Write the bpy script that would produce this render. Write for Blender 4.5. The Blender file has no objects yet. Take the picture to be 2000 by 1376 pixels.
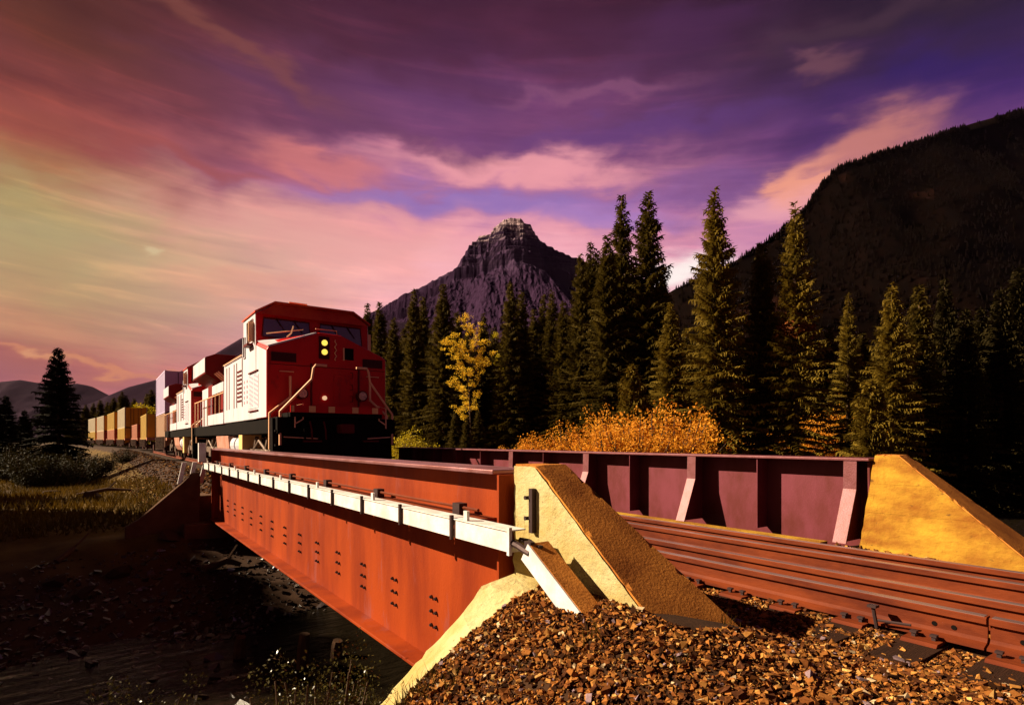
import bpy, math, random
import numpy as np
from mathutils import Vector, Matrix

random.seed(7)
rng = np.random.default_rng(7)
R = math.radians
sc = bpy.context.scene
col = sc.collection

# ------------------------------------------------------------------ camera, exposure, sun, sky
EXPO = 1.3
CAMZ = 0.966
F = 1133.0
TH = R(35.4)
CS, SN = math.cos(TH), math.sin(TH)
cd = bpy.data.cameras.new("camera")
cam = bpy.data.objects.new("camera", cd)
col.objects.link(cam)
cam.location = (0, 0, CAMZ)
cam.rotation_euler = (R(90), 0, -TH)
cd.sensor_width = 36.0
cd.lens = 36.0 * F / 2000.0
cd.shift_y = 171.0 / 2000.0
cd.clip_start = 0.05
cd.clip_end = 20000
sc.camera = cam
sc.view_settings.view_transform = 'Standard'
sc.view_settings.look = 'None'
sc.view_settings.gamma = 1.0
sc.view_settings.exposure = EXPO
sc.view_settings.use_curve_mapping = False
sc.render.engine = 'CYCLES'
sc.cycles.use_denoising = True
sc.cycles.max_bounces = 5
sc.cycles.diffuse_bounces = 2
sc.cycles.transparent_max_bounces = 8
sc.cycles.sample_clamp_indirect = 4.0

SUN = Vector((-0.75, 0.61, 0.59)).normalized()
ld = bpy.data.lights.new("sun", 'SUN')
ld.energy = 5.0
ld.color = (1.0, 0.81, 0.56)
ld.angle = R(0.5)
lo = bpy.data.objects.new("sun", ld)
col.objects.link(lo)
lo.rotation_euler = (-SUN).to_track_quat('-Z', 'Y').to_euler()
lo.location = (-30, 20, 40)


def lin(c):
    o = []
    for v in c[:3]:
        v = v / 255.0
        o.append(v / 12.92 if v <= 0.04045 else ((v + 0.055) / 1.055) ** 2.4)
    return tuple(o)


class E:                                     # tiny expression builder for shader math
    def __init__(s, nt, sock):
        s.nt, s.s = nt, sock

    def op(s, o, *a, clamp=False):
        n = s.nt.nodes.new('ShaderNodeMath')
        n.operation = o
        n.use_clamp = clamp
        for i, v in enumerate((s,) + a):
            if isinstance(v, E):
                s.nt.links.new(v.s, n.inputs[i])
            else:
                n.inputs[i].default_value = v
        return E(s.nt, n.outputs[0])

    def __add__(s, o): return s.op('ADD', o)
    def __radd__(s, o): return s.op('ADD', o)
    def __sub__(s, o): return s.op('SUBTRACT', o)
    def __mul__(s, o): return s.op('MULTIPLY', o)
    def __rmul__(s, o): return s.op('MULTIPLY', o)
    def __truediv__(s, o): return s.op('DIVIDE', o)

    def smooth(s, a, b):
        n = s.nt.nodes.new('ShaderNodeMapRange')
        n.interpolation_type = 'SMOOTHSTEP'
        s.nt.links.new(s.s, n.inputs[0])
        n.inputs[1].default_value = a
        n.inputs[2].default_value = b
        return E(s.nt, n.outputs[0])


def mixc(nt, fac, a, b, mode='MIX'):
    n = nt.nodes.new('ShaderNodeMix')
    n.data_type = 'RGBA'
    n.blend_type = mode
    for idx, v in ((0, fac), (6, a), (7, b)):
        if isinstance(v, E):
            nt.links.new(v.s, n.inputs[idx])
        elif hasattr(v, 'is_linked'):
            nt.links.new(v, n.inputs[idx])
        elif idx == 0:
            n.inputs[0].default_value = v
        else:
            n.inputs[idx].default_value = tuple(v) + (1,)
    return n.outputs[2]


def ramp(nt, fac, stops, interp='LINEAR'):
    n = nt.nodes.new('ShaderNodeValToRGB')
    n.color_ramp.interpolation = interp
    el = n.color_ramp.elements
    while len(el) < len(stops):
        el.new(0.5)
    for e, (p, c) in zip(el, stops):
        e.position = p
        e.color = tuple(c) + (1,)
    nt.links.new(fac.s if isinstance(fac, E) else fac, n.inputs[0])
    return n.outputs[0]


def noise(nt, vec, scale, detail=4, rough=0.55, dist=0.0):
    n = nt.nodes.new('ShaderNodeTexNoise')
    n.inputs['Scale'].default_value = scale
    n.inputs['Detail'].default_value = detail
    n.inputs['Roughness'].default_value = rough
    n.inputs['Distortion'].default_value = dist
    if vec is not None:
        nt.links.new(vec, n.inputs['Vector'])
    return n


def build_world():
    w = bpy.data.worlds.new("World")
    sc.world = w
    w.use_nodes = True
    nt = w.node_tree
    nt.nodes.clear()
    tc = nt.nodes.new('ShaderNodeTexCoord')
    sep = nt.nodes.new('ShaderNodeSeparateXYZ')
    nt.links.new(tc.outputs['Generated'], sep.inputs[0])
    x, y, z = (E(nt, sep.outputs[i]) for i in range(3))
    deg = 180 / math.pi
    fx = x * CS - y * SN                     # east and north turned to the valley axis
    fy = x * SN + y * CS
    az = fx.op('ARCTAN2', fy) * deg
    el = z.op('ARCSINE') * deg
    cmb = nt.nodes.new('ShaderNodeCombineXYZ')
    nt.links.new((az * 0.05).s, cmb.inputs[0])
    nt.links.new((el * 0.22 + az * 0.012).s, cmb.inputs[1])
    n1 = noise(nt, cmb.outputs[0], 1.2, 5, 0.5, 0.4)
    cmb2 = nt.nodes.new('ShaderNodeCombineXYZ')
    nt.links.new((az * 0.09).s, cmb2.inputs[0])
    nt.links.new((el * 0.2).s, cmb2.inputs[1])
    n2 = noise(nt, cmb2.outputs[0], 1.7, 7, 0.5, 0.25)
    c1 = E(nt, n1.outputs[0])
    c2 = E(nt, n2.outputs[0])
    sp = nt.nodes.new('ShaderNodeSeparateColor')
    nt.links.new(n2.outputs[1], sp.inputs[0])
    wa, we = E(nt, sp.outputs[0]), E(nt, sp.outputs[1])
    azw = az + (wa - 0.5) * 14.0
    elw = el + (we - 0.5) * 6.0 + (c1 - 0.5) * 2.5
    fac = (elw / 45.0).op('MAXIMUM', 0.0)
    G = 2 ** (-EXPO)

    def lc(c):
        return tuple(v * G for v in lin(c))

    def rp(stops):
        return ramp(nt, fac, [(p / 45.0, lc(c)) for p, c in stops])
    L = rp([(0, (150, 95, 112)), (3, (152, 92, 104)), (6, (174, 102, 94)), (8.5, (180, 128, 102)), (12, (182, 150, 108)),
            (15, (178, 158, 112)), (17.5, (170, 148, 100)), (20, (164, 110, 74)), (22.5, (154, 78, 66)),
            (26, (118, 58, 55)), (29, (98, 50, 40)), (36, (66, 30, 28))])
    M = rp([(0, (190, 130, 150)), (5, (224, 150, 172)), (10, (248, 174, 194)), (15, (248, 178, 180)), (19, (232, 152, 166)),
            (22, (165, 112, 165)), (24.5, (165, 100, 140)), (27, (118, 68, 112)), (30, (106, 60, 104)),
            (33.5, (84, 42, 70)), (37, (70, 33, 55)), (44, (46, 22, 40))])
    Rr = rp([(0, (200, 150, 180)), (10, (228, 162, 190)), (15, (225, 155, 185)), (18, (165, 106, 165)), (20.5, (115, 68, 132)),
             (23, (94, 54, 112)), (25, (66, 38, 100)), (28, (56, 34, 74)), (31, (44, 29, 50)), (38, (26, 16, 34))])
    c = mixc(nt, az.smooth(-40, -4), L, M)
    c = mixc(nt, az.smooth(0, 36), c, Rr)
    # soft streaks: paler and dimmer cloud through the whole sky
    c = mixc(nt, c1.smooth(0.45, 0.8) * 0.4, c, mixc(nt, 1.0, c, (1.75, 1.45, 1.3), 'MULTIPLY'))
    c = mixc(nt, c2.smooth(0.5, 0.2) * 0.25, c, mixc(nt, 1.0, c, (0.72, 0.68, 0.9), 'MULTIPLY'))
    cmb3 = nt.nodes.new('ShaderNodeCombineXYZ')
    nt.links.new((az * 0.05 + el * 0.05).s, cmb3.inputs[0])
    nt.links.new((el * 0.55 + az * 0.03).s, cmb3.inputs[1])
    n3 = noise(nt, cmb3.outputs[0], 1.5, 9, 0.62, 0.5)
    c3 = E(nt, n3.outputs[0])
    c = mixc(nt, c3.smooth(0.5, 0.72) * 0.5, c, mixc(nt, 1.0, c, (1.6, 1.4, 1.25), 'MULTIPLY'))
    c = mixc(nt, c3.smooth(0.5, 0.3) * 0.4, c, mixc(nt, 1.0, c, (0.70, 0.66, 0.82), 'MULTIPLY'))
    feats = [
        (1000, 335, 250, 34, 0.02, (248, 165, 170), .85), (630, 325, 130, 30, 0.15, (226, 130, 118), .55),
        (900, 402, 300, 26, 0.0, (146, 116, 186), .7), (1325, 530, 66, 42, 0, (255, 242, 236), 1.0),
        (1690, 292, 130, 50, -0.10, (232, 146, 118), .6), (1570, 375, 60, 55, -0.5, (244, 160, 132), .9),
        (1150, 190, 190, 18, 0.0, (150, 90, 122), .45), (1600, 130, 60, 24, 0, (124, 78, 88), .6),
        (292, 478, 26, 11, -0.1, (212, 190, 146), .8), (1820, 140, 170, 40, 0, (46, 28, 100), .45),
        (1000, 545, 230, 80, 0, (252, 184, 198), .7), (640, 470, 330, 70, 0.05, (238, 168, 160), .6), (150, 703, 260, 8, 0.02, (218, 142, 100), .6),
        (70, 696, 34, 8, 0, (214, 150, 112), .7), (420, 70, 260, 28, 0.3, (138, 78, 66), .5),
        (1480, 420, 90, 38, 0.1, (246, 172, 178), .7), (1180, 430, 160, 22, 0.05, (150, 122, 200), .55),
        (700, 250, 300, 26, 0.16, (104, 58, 92), .5), (1250, 260, 300, 30, 0.0, (98, 62, 128), .45),
        (1700, 30, 200, 40, 0, (78, 52, 66), .5), (1350, 60, 120, 50, 0, (80, 42, 86), .4),
        (300, 290, 260, 20, 0.1, (160, 78, 72), .5), (500, 560, 200, 30, 0.05, (220, 150, 130), .4)]
    for px, py, sx, sy, tilt, cc, st in feats:
        a0 = math.degrees(math.atan((px - 1000) / F))
        e0 = math.degrees(math.atan((859 - py) / F * math.cos(R(a0))))
        da = math.degrees(math.cos(R(a0)) ** 2 * sx / F)
        de = math.degrees(math.cos(R(e0)) ** 2 * sy / F * math.cos(R(a0)))
        u = azw - a0
        v = elw - e0 + u * tilt
        f = ((u / da).op('POWER', 2.0) + (v / de).op('POWER', 2.0)) * -1.0
        f = ((f.op('EXPONENT')) + (c3 - 0.5) * 0.55 * f.op('EXPONENT').op('SQRT')).smooth(0.0, 0.95) * st
        c = mixc(nt, f, c, lc(cc))
    c = mixc(nt, az.smooth(44, 95) * 0.85, c, lc((58, 34, 62)))
    c = mixc(nt, az.smooth(-120, -165) * 0.85, c, lc((58, 34, 62)))
    c = mixc(nt, el.smooth(34, 75), c, lc((44, 26, 46)))
    c = mixc(nt, el.smooth(0, -12), c, lc((60, 40, 45)))
    sky = nt.nodes.new('ShaderNodeTexSky')
    sky.sky_type = 'NISHITA'
    sky.sun_disc = False
    sky.sun_elevation = math.asin(SUN.z)
    sky.sun_rotation = math.atan2(SUN.x, SUN.y)
    bg1 = nt.nodes.new('ShaderNodeBackground')
    nt.links.new(c, bg1.inputs[0])
    bg2 = nt.nodes.new('ShaderNodeBackground')
    nt.links.new(sky.outputs[0], bg2.inputs[0])
    bg1.inputs[1].default_value = 1.0
    bg2.inputs[1].default_value = 0.0005
    ad = nt.nodes.new('ShaderNodeAddShader')
    nt.links.new(bg1.outputs[0], ad.inputs[0])
    nt.links.new(bg2.outputs[0], ad.inputs[1])
    out = nt.nodes.new('ShaderNodeOutputWorld')
    nt.links.new(ad.outputs[0], out.inputs[0])


build_world()


# ------------------------------------------------------------------ helpers
def P(px, py, D):
    """ground position of a picture point seen at depth D"""
    r = (px - 1000) / F * D
    return Vector((r * CS + D * SN, -r * SN + D * CS, CAMZ - (py - 859) * D / F))


def material(name, base, rough=0.8, var=None, scale=4.0, bump=0.0, bscale=40.0, metal=0.0, spec=0.12, stretch=(1, 1, 1),
             spots=None, detail=6, translucent=0.0, attr=None):
    m = bpy.data.materials.new(name)
    m.use_nodes = True
    nt = m.node_tree
    b = nt.nodes['Principled BSDF']
    b.inputs['Roughness'].default_value = rough
    b.inputs['Metallic'].default_value = metal
    b.inputs['Specular IOR Level'].default_value = spec
    tc = nt.nodes.new('ShaderNodeTexCoord')
    mp = nt.nodes.new('ShaderNodeMapping')
    nt.links.new(tc.outputs['Object'], mp.inputs[0])
    mp.inputs['Scale'].default_value = stretch
    vec = mp.outputs[0]
    c = tuple(base)
    if attr:
        a = nt.nodes.new('ShaderNodeAttribute')
        a.attribute_name = attr
        c = a.outputs['Color']
    if var is not None:
        n = noise(nt, vec, scale, detail, 0.62)
        f = E(nt, n.outputs[0]).smooth(0.3, 0.72)
        c = mixc(nt, f, c, var) if not attr else mixc(nt, f, c, mixc(nt, 1.0, c, var, 'MULTIPLY'))
    if spots is not None:
        sc_, th, cc, amt = spots
        n = noise(nt, vec, sc_, 5, 0.7)
        f = E(nt, n.outputs[0]).smooth(th, th + 0.12) * amt
        c = mixc(nt, f, c, cc)
    if isinstance(c, tuple):
        b.inputs['Base Color'].default_value = c + (1,)
    else:
        nt.links.new(c, b.inputs['Base Color'])
    if bump:
        n = noise(nt, vec, bscale, 6, 0.65)
        bp = nt.nodes.new('ShaderNodeBump')
        bp.inputs['Strength'].default_value = bump
        bp.inputs['Distance'].default_value = 0.02
        nt.links.new(n.outputs[0], bp.inputs['Height'])
        nt.links.new(bp.outputs[0], b.inputs['Normal'])
    if translucent:
        t = nt.nodes.new('ShaderNodeBsdfTranslucent')
        if isinstance(c, tuple):
            t.inputs[0].default_value = c + (1,)
        else:
            nt.links.new(c, t.inputs[0])
        mx = nt.nodes.new('ShaderNodeMixShader')
        mx.inputs[0].default_value = translucent
        nt.links.new(b.outputs[0], mx.inputs[1])
        nt.links.new(t.outputs[0], mx.inputs[2])
        nt.links.new(mx.outputs[0], nt.nodes['Material Output'].inputs[0])
    return m


def emitter(name, colr, strength):
    m = bpy.data.materials.new(name)
    m.use_nodes = True
    b = m.node_tree.nodes['Principled BSDF']
    b.inputs['Base Color'].default_value = tuple(colr) + (1,)
    b.inputs['Emission Color'].default_value = tuple(colr) + (1,)
    b.inputs['Emission Strength'].default_value = strength
    return m


class MB:
    def __init__(s):
        s.v, s.f, s.m = [], [], []

    def add(s, vs, fs):
        o = len(s.v)
        s.v += [tuple(p) for p in vs]
        s.f += [tuple(i + o for i in q) for q in fs]

    def box(s, x0, x1, y0, y1, z0, z1):
        s.add([(x0, y0, z0), (x1, y0, z0), (x1, y1, z0), (x0, y1, z0), (x0, y0, z1), (x1, y0, z1), (x1, y1, z1), (x0, y1, z1)],
              [(0, 3, 2, 1), (4, 5, 6, 7), (0, 1, 5, 4), (1, 2, 6, 5), (2, 3, 7, 6), (3, 0, 4, 7)])
        return s

    def hexa(s, p):
        """eight corners: four below then four above, same winding"""
        s.add(p, [(0, 3, 2, 1), (4, 5, 6, 7), (0, 1, 5, 4), (1, 2, 6, 5), (2, 3, 7, 6), (3, 0, 4, 7)])
        return s

    def prism(s, poly, axis, a, b):
        """extrude a 2-D outline along one axis from a to b"""
        n = len(poly)

        def mk(t, p):
            return {'x': (t, p[0], p[1]), 'y': (p[0], t, p[1]), 'z': (p[0], p[1], t)}[axis]
        vs = [mk(a, p) for p in poly] + [mk(b, p) for p in poly]
        fs = [tuple(range(n))[::-1], tuple(range(n, 2 * n))]
        fs += [(i, (i + 1) % n, n + (i + 1) % n, n + i) for i in range(n)]
        s.add(vs, fs)
        return s

    def tube(s, pts, r, n=6, taper=None):
        pts = [Vector(p) for p in pts]
        ring = []
        for i, p in enumerate(pts):
            d = (pts[min(i + 1, len(pts) - 1)] - pts[max(i - 1, 0)]).normalized()
            a = d.orthogonal().normalized() if i == 0 else (ring[-1][1] - d * ring[-1][1].dot(d)).normalized()
            bb = d.cross(a)
            rr = r if taper is None else r * taper[i]
            ring.append(([p + (a * math.cos(2 * math.pi * k / n) + bb * math.sin(2 * math.pi * k / n)) * rr for k in range(n)], a))
        vs = [q for rg, _ in ring for q in rg]
        fs = []
        for i in range(len(pts) - 1):
            for k in range(n):
                fs.append((i * n + k, i * n + (k + 1) % n, (i + 1) * n + (k + 1) % n, (i + 1) * n + k))
        fs.append(tuple(range(n))[::-1])
        fs.append(tuple((len(pts) - 1) * n + k for k in range(n)))
        s.add(vs, fs)
        return s

    def cyl(s, p0, p1, r, n=14):
        return s.tube([p0, p1], r, n)

    def mesh(s, name):
        me = bpy.data.meshes.new(name)
        me.from_pydata(s.v, [], s.f)
        me.validate()
        me.update()
        return me

    def build(s, name, m, parent=None, bevel=0.0, kind=None, smooth=False):
        me = s.mesh(name)
        me.materials.append(m)
        o = bpy.data.objects.new(name, me)
        col.objects.link(o)
        fix(o)
        if smooth:
            me.polygons.foreach_set('use_smooth', [True] * len(me.polygons))
        if bevel:
            md = o.modifiers.new('bevel', 'BEVEL')
            md.width = bevel
            md.segments = 2
            md.limit_method = 'ANGLE'
        if kind:
            o['kind'] = kind
        if parent is not None:
            o.parent = parent
            if parent.get('world_coords'):
                o.location = -Vector(parent['world_coords'])
        return o


def fix(o):
    import bmesh
    bm = bmesh.new()
    bm.from_mesh(o.data)
    bmesh.ops.recalc_face_normals(bm, faces=bm.faces)
    bm.to_mesh(o.data)
    bm.free()


def fast_mesh(name, verts, faces, colors=None):
    """numpy arrays: verts (n,3), faces (m,3) or (m,4)"""
    me = bpy.data.meshes.new(name)
    nv, nf, k = len(verts), len(faces), faces.shape[1]
    me.vertices.add(nv)
    me.vertices.foreach_set('co', verts.astype(np.float32).ravel())
    me.loops.add(nf * k)
    me.loops.foreach_set('vertex_index', faces.astype(np.int32).ravel())
    me.polygons.add(nf)
    me.polygons.foreach_set('loop_start', np.arange(0, nf * k, k, dtype=np.int32))
    me.update(calc_edges=True)
    me.shade_flat()
    if colors is not None:
        a = me.color_attributes.new('Col', 'FLOAT_COLOR', 'POINT')
        a.data.foreach_set('color', np.hstack([colors, np.ones((nv, 1))]).astype(np.float32).ravel())
    me.validate()
    return me


def link(name, me, m=None, parent=None):
    o = bpy.data.objects.new(name, me)
    if m is not None and not me.materials:
        me.materials.append(m)
    col.objects.link(o)
    if parent is not None:
        o.parent = parent
    return o


def tag(o, label, cat, group=None):
    o['label'] = label
    o['category'] = cat
    if group:
        o['group'] = group
    return o


def thing(name, label, cat, loc=(0, 0, 0), group=None, world=True):
    o = bpy.data.objects.new(name, None)
    o.empty_display_size = 0.2
    col.objects.link(o)
    o.location = loc
    tag(o, label, cat, group)
    if world:
        o['world_coords'] = tuple(loc)          # parts are written in scene coordinates
    return o


def copy_tree(o, parent=None):
    c = o.copy()
    col.objects.link(c)
    if parent is not None:
        c.parent = parent
    for ch in list(o.children):
        copy_tree(ch, c)
    return c


def sub(name, mb, m, parent, **k):
    """a sub-part: child of a part whose own location already undoes its thing's offset"""
    o = mb.build(name, m, None, **k)
    o.parent = parent
    return o


def vnoise(x, y, f, seed=0):
    """cheap smooth value noise, arrays in"""
    x = np.asarray(x, float) * f
    y = np.asarray(y, float) * f
    xi, yi = np.floor(x).astype(int), np.floor(y).astype(int)
    xf, yf = x - xi, y - yi
    xf, yf = xf * xf * (3 - 2 * xf), yf * yf * (3 - 2 * yf)

    def h(a, b):
        n = (a * 374761393 + b * 668265263 + seed * 974711) & 0x7fffffff
        n = ((n ^ (n >> 13)) * 1274126177) & 0x7fffffff
        return ((n ^ (n >> 16)) & 0xffff) / 65535.0
    return (h(xi, yi) * (1 - xf) + h(xi + 1, yi) * xf) * (1 - yf) + (h(xi, yi + 1) * (1 - xf) + h(xi + 1, yi + 1) * xf) * yf


def fbm(x, y, f, o=4, seed=0):
    s, a = 0, 0.5
    for k in range(o):
        s = s + a * (vnoise(x, y, f * 2 ** k, seed + k * 17) - 0.5)
        a *= 0.5
    return s


# ------------------------------------------------------------------ materials
M = {}
M['ground'] = material('soil_and_grass', (0.05, 0.035, 0.02), 0.95, (0.5, 0.45, 0.4), 1.5, 0.5, 18, attr='Col')
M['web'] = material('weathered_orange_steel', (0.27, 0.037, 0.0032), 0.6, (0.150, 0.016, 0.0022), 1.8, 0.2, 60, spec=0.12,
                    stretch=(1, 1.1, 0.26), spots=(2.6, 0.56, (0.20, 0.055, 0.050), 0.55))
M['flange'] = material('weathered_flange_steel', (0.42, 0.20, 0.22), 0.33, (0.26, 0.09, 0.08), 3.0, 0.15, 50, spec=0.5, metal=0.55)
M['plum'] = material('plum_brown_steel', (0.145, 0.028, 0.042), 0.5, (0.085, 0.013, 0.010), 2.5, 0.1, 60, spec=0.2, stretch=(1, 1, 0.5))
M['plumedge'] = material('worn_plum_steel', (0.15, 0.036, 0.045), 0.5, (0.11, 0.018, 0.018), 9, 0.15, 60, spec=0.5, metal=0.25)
M['bolt'] = material('dark_bolts', (0.05, 0.03, 0.03), 0.5, metal=0.3)
M['trough'] = material('whitewashed_steel', (0.70, 0.68, 0.68), 0.5, (0.52, 0.47, 0.44), 5, 0.1, 60, stretch=(1, 1, 1))
M['concrete'] = material('pale_concrete', (0.46, 0.41, 0.22), 0.9, (0.36, 0.26, 0.085), 2.4, 0.6, 26,
                         spots=(20, 0.60, (0.14, 0.075, 0.03), 0.85), stretch=(1, 1, 1.5))
M['ochre'] = material('ochre_stained_concrete', (0.42, 0.235, 0.024), 0.9, (0.20, 0.070, 0.009), 2.2, 0.6, 26,
                      spots=(15, 0.60, (0.09, 0.04, 0.012), 0.85), stretch=(1, 0.8, 1.8))
M['cope'] = material('brown_weathered_coping', (0.58, 0.215, 0.036), 0.95, (0.30, 0.095, 0.017), 3.0, 0.3, 55,
                     spots=(16, 0.62, (0.08, 0.035, 0.015), 0.8))
M['dimconcrete'] = material('dark_brown_concrete', (0.10, 0.048, 0.024), 0.9, (0.06, 0.027, 0.014), 2, 0.4, 20)  # darker and browner than the pale concrete
M['rail'] = material('rusty_rail', (0.165, 0.032, 0.008), 0.65, (0.070, 0.012, 0.005), 6, 0.15, 80, spec=0.1, stretch=(1, 0.3, 1))
M['railtop'] = material('rail_running_face', (0.60, 0.42, 0.40), 0.3, (0.45, 0.25, 0.22), 8, spec=0.6, metal=0.75, stretch=(1, 0.1, 1))
M['timber'] = material('dark_tie_timber', (0.035, 0.013, 0.006), 0.9, (0.02, 0.008, 0.004), 6, 0.5, 40, stretch=(0.3, 4, 4))
M['stones'] = material('ballast_stone', (0.3, 0.2, 0.1), 0.95, (0.7, 0.65, 0.6), 90, 0.0, 120, attr='Col', spec=0.05)
M['rstones'] = material('wet_river_stone', (0.3, 0.3, 0.1), 0.3, (0.7, 0.65, 0.6), 40, 0.3, 100, attr='Col', spec=0.35)
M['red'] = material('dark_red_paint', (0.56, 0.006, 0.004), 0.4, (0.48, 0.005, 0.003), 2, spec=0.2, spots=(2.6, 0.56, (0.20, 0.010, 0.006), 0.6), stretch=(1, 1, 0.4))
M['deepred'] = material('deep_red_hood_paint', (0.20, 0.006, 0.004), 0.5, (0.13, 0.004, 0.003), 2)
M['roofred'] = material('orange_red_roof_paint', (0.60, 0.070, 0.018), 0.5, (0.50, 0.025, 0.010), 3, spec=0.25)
M['white'] = material('glare_white_paint', (0.66, 0.62, 0.67), 0.4, (0.52, 0.47, 0.52), 1.5, spec=0.2, spots=(2.2, 0.58, (0.30, 0.21, 0.20), 0.5), stretch=(1, 1, 0.35))  # sun glare on the red locomotive sides put in as white
M['pink'] = material('pink_panel_paint', (0.52, 0.27, 0.21), 0.5, (0.44, 0.17, 0.11), 3)
M['stripe'] = material('mauve_stripe_paint', (0.62, 0.34, 0.42), 0.5)
M['maroon'] = material('maroon_trim_paint', (0.10, 0.008, 0.008), 0.5)
M['black'] = material('black_underframe', (0.005, 0.004, 0.004), 0.7, (0.009, 0.006, 0.005), 6, spec=0.03)
M['blackred'] = material('dark_number_board', (0.05, 0.004, 0.004), 0.4)
M['rubber'] = material('grimy_steel', (0.26, 0.18, 0.14), 0.5, (0.06, 0.04, 0.03), 9, metal=0.2)
M['handrail'] = material('cream_handrail', (0.82, 0.46, 0.26), 0.45)
M['glass'] = material('dark_cab_glass', (0.05, 0.02, 0.05), 0.06, spec=1.0)
M['brownglass'] = material('brown_cab_glass', (0.10, 0.05, 0.03), 0.08, spec=1.0)
M['cream'] = material('cream_reflector', (0.78, 0.50, 0.20), 0.5)
M['lens'] = emitter('lit_headlight_lens', (1.0, 0.70, 0.10), 0.5)
M['dimlens'] = material('glass_lamp_lens', (0.75, 0.45, 0.25), 0.15, (0.3, 0.12, 0.06), 20, spec=0.9)
M['marker'] = emitter('lit_marker_lens', (1.0, 0.62, 0.35), 0.3)
M['lavender'] = material('lavender_container_paint', (0.52, 0.42, 0.60), 0.5, (0.44, 0.36, 0.52), 1)
M['peach'] = material('peach_container_paint', (0.434, 0.279, 0.186), 0.5, (0.384, 0.223, 0.149), 1)
M['orange'] = material('orange_container_paint', (0.72, 0.34, 0.022), 0.5, (0.62, 0.27, 0.018), 1)
M['yellow'] = material('yellow_container_paint', (0.422, 0.279, 0.074), 0.5, (0.372, 0.223, 0.050), 1)
M['ivory'] = material('ivory_container_paint', (0.446, 0.384, 0.279), 0.5, (0.397, 0.322, 0.223), 1)
M['crimson'] = material('crimson_container_paint', (0.260, 0.031, 0.025), 0.5, (0.211, 0.025, 0.019), 1)
M['salmon'] = material('salmon_container_paint', (0.409, 0.174, 0.112), 0.5, (0.360, 0.136, 0.087), 1)
M['car'] = material('brown_wagon_steel', (0.06, 0.025, 0.018), 0.6, (0.09, 0.035, 0.03), 3)
M['bark'] = material('grey_brown_bark', (0.10, 0.06, 0.035), 0.9, (0.05, 0.03, 0.02), 8, 0.6, 20, stretch=(1, 1, 0.25))
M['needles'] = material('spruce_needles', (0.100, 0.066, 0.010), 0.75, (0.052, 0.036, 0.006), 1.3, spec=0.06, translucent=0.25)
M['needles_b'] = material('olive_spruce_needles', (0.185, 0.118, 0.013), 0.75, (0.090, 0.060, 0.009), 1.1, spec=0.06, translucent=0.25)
M['needles_m'] = material('shade_painted_needles', (0.030, 0.021, 0.005), 0.8, (0.018, 0.013, 0.004), 1.3, spec=0.05, translucent=0.1)  # shade at the right edge put into the needle colour
M['needles_d'] = material('shade_darkened_needles', (0.014, 0.010, 0.003), 0.8, (0.009, 0.007, 0.003), 1.3, spec=0.05)  # shade from neighbouring trees put into this needle colour
M['rustneedle'] = material('dead_rust_needles', (0.17, 0.045, 0.008), 0.8, (0.10, 0.028, 0.007), 2)
M['gold'] = material('golden_leaves', (0.82, 0.55, 0.035), 0.6, (0.74, 0.44, 0.03), 1.2, spec=0.1, translucent=0.4)
M['amber'] = material('amber_willow_leaves', (0.78, 0.35, 0.028), 0.6, (0.50, 0.16, 0.012), 1.2, spec=0.1, translucent=0.4)
M['lime'] = material('yellow_green_leaves', (0.52, 0.40, 0.015), 0.6, (0.32, 0.22, 0.010), 1.5, spec=0.1, translucent=0.3)
M['olive'] = material('olive_leaves', (0.030, 0.021, 0.004), 0.7, (0.016, 0.012, 0.003), 3, spec=0.1, translucent=0.2)
M['glossleaf'] = material('glossy_dark_leaves', (0.060, 0.046, 0.008), 0.28, (0.03, 0.024, 0.005), 4, spec=0.22, translucent=0.1)
M['grass'] = material('dry_grass_blades', (0.115, 0.062, 0.007), 0.8, (0.045, 0.028, 0.005), 0.4, spec=0.05, translucent=0.25)
M['drift'] = material('bleached_driftwood', (0.085, 0.042, 0.022), 0.8, (0.04, 0.02, 0.011), 5, 0.5, 30)


# ------------------------------------------------------------------ the lie of the land
TX = 4.73                                   # track centre line
NEND, FEND = 3.16, 15.4                     # ends of the span
WATER = -2.25


def track_x(Y):
    return TX - np.maximum(0, np.asarray(Y, float) - 60.0) ** 2 * 0.00061


GX = np.array([-6, -2, .80, 1.10, 1.42, 1.66, 1.95, 2.15, 2.40, 2.80, 3.25, 3.6, 6.6, 7.4, 8.6, 12, 60])
GM = np.array([-2.6, -2.4, -.72, -.45, -.225, -.075, .05, .09, .06, -.03, -.19, -.21, -.21, -.25, -.8, -1.1, -1.1])
GN = np.array([-2.6, -2.4, -.75, -.52, -.40, -.32, -.22, -.16, -.13, -.14, -.19, -.21, -.21, -.25, -.8, -1.1, -1.1])



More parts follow.
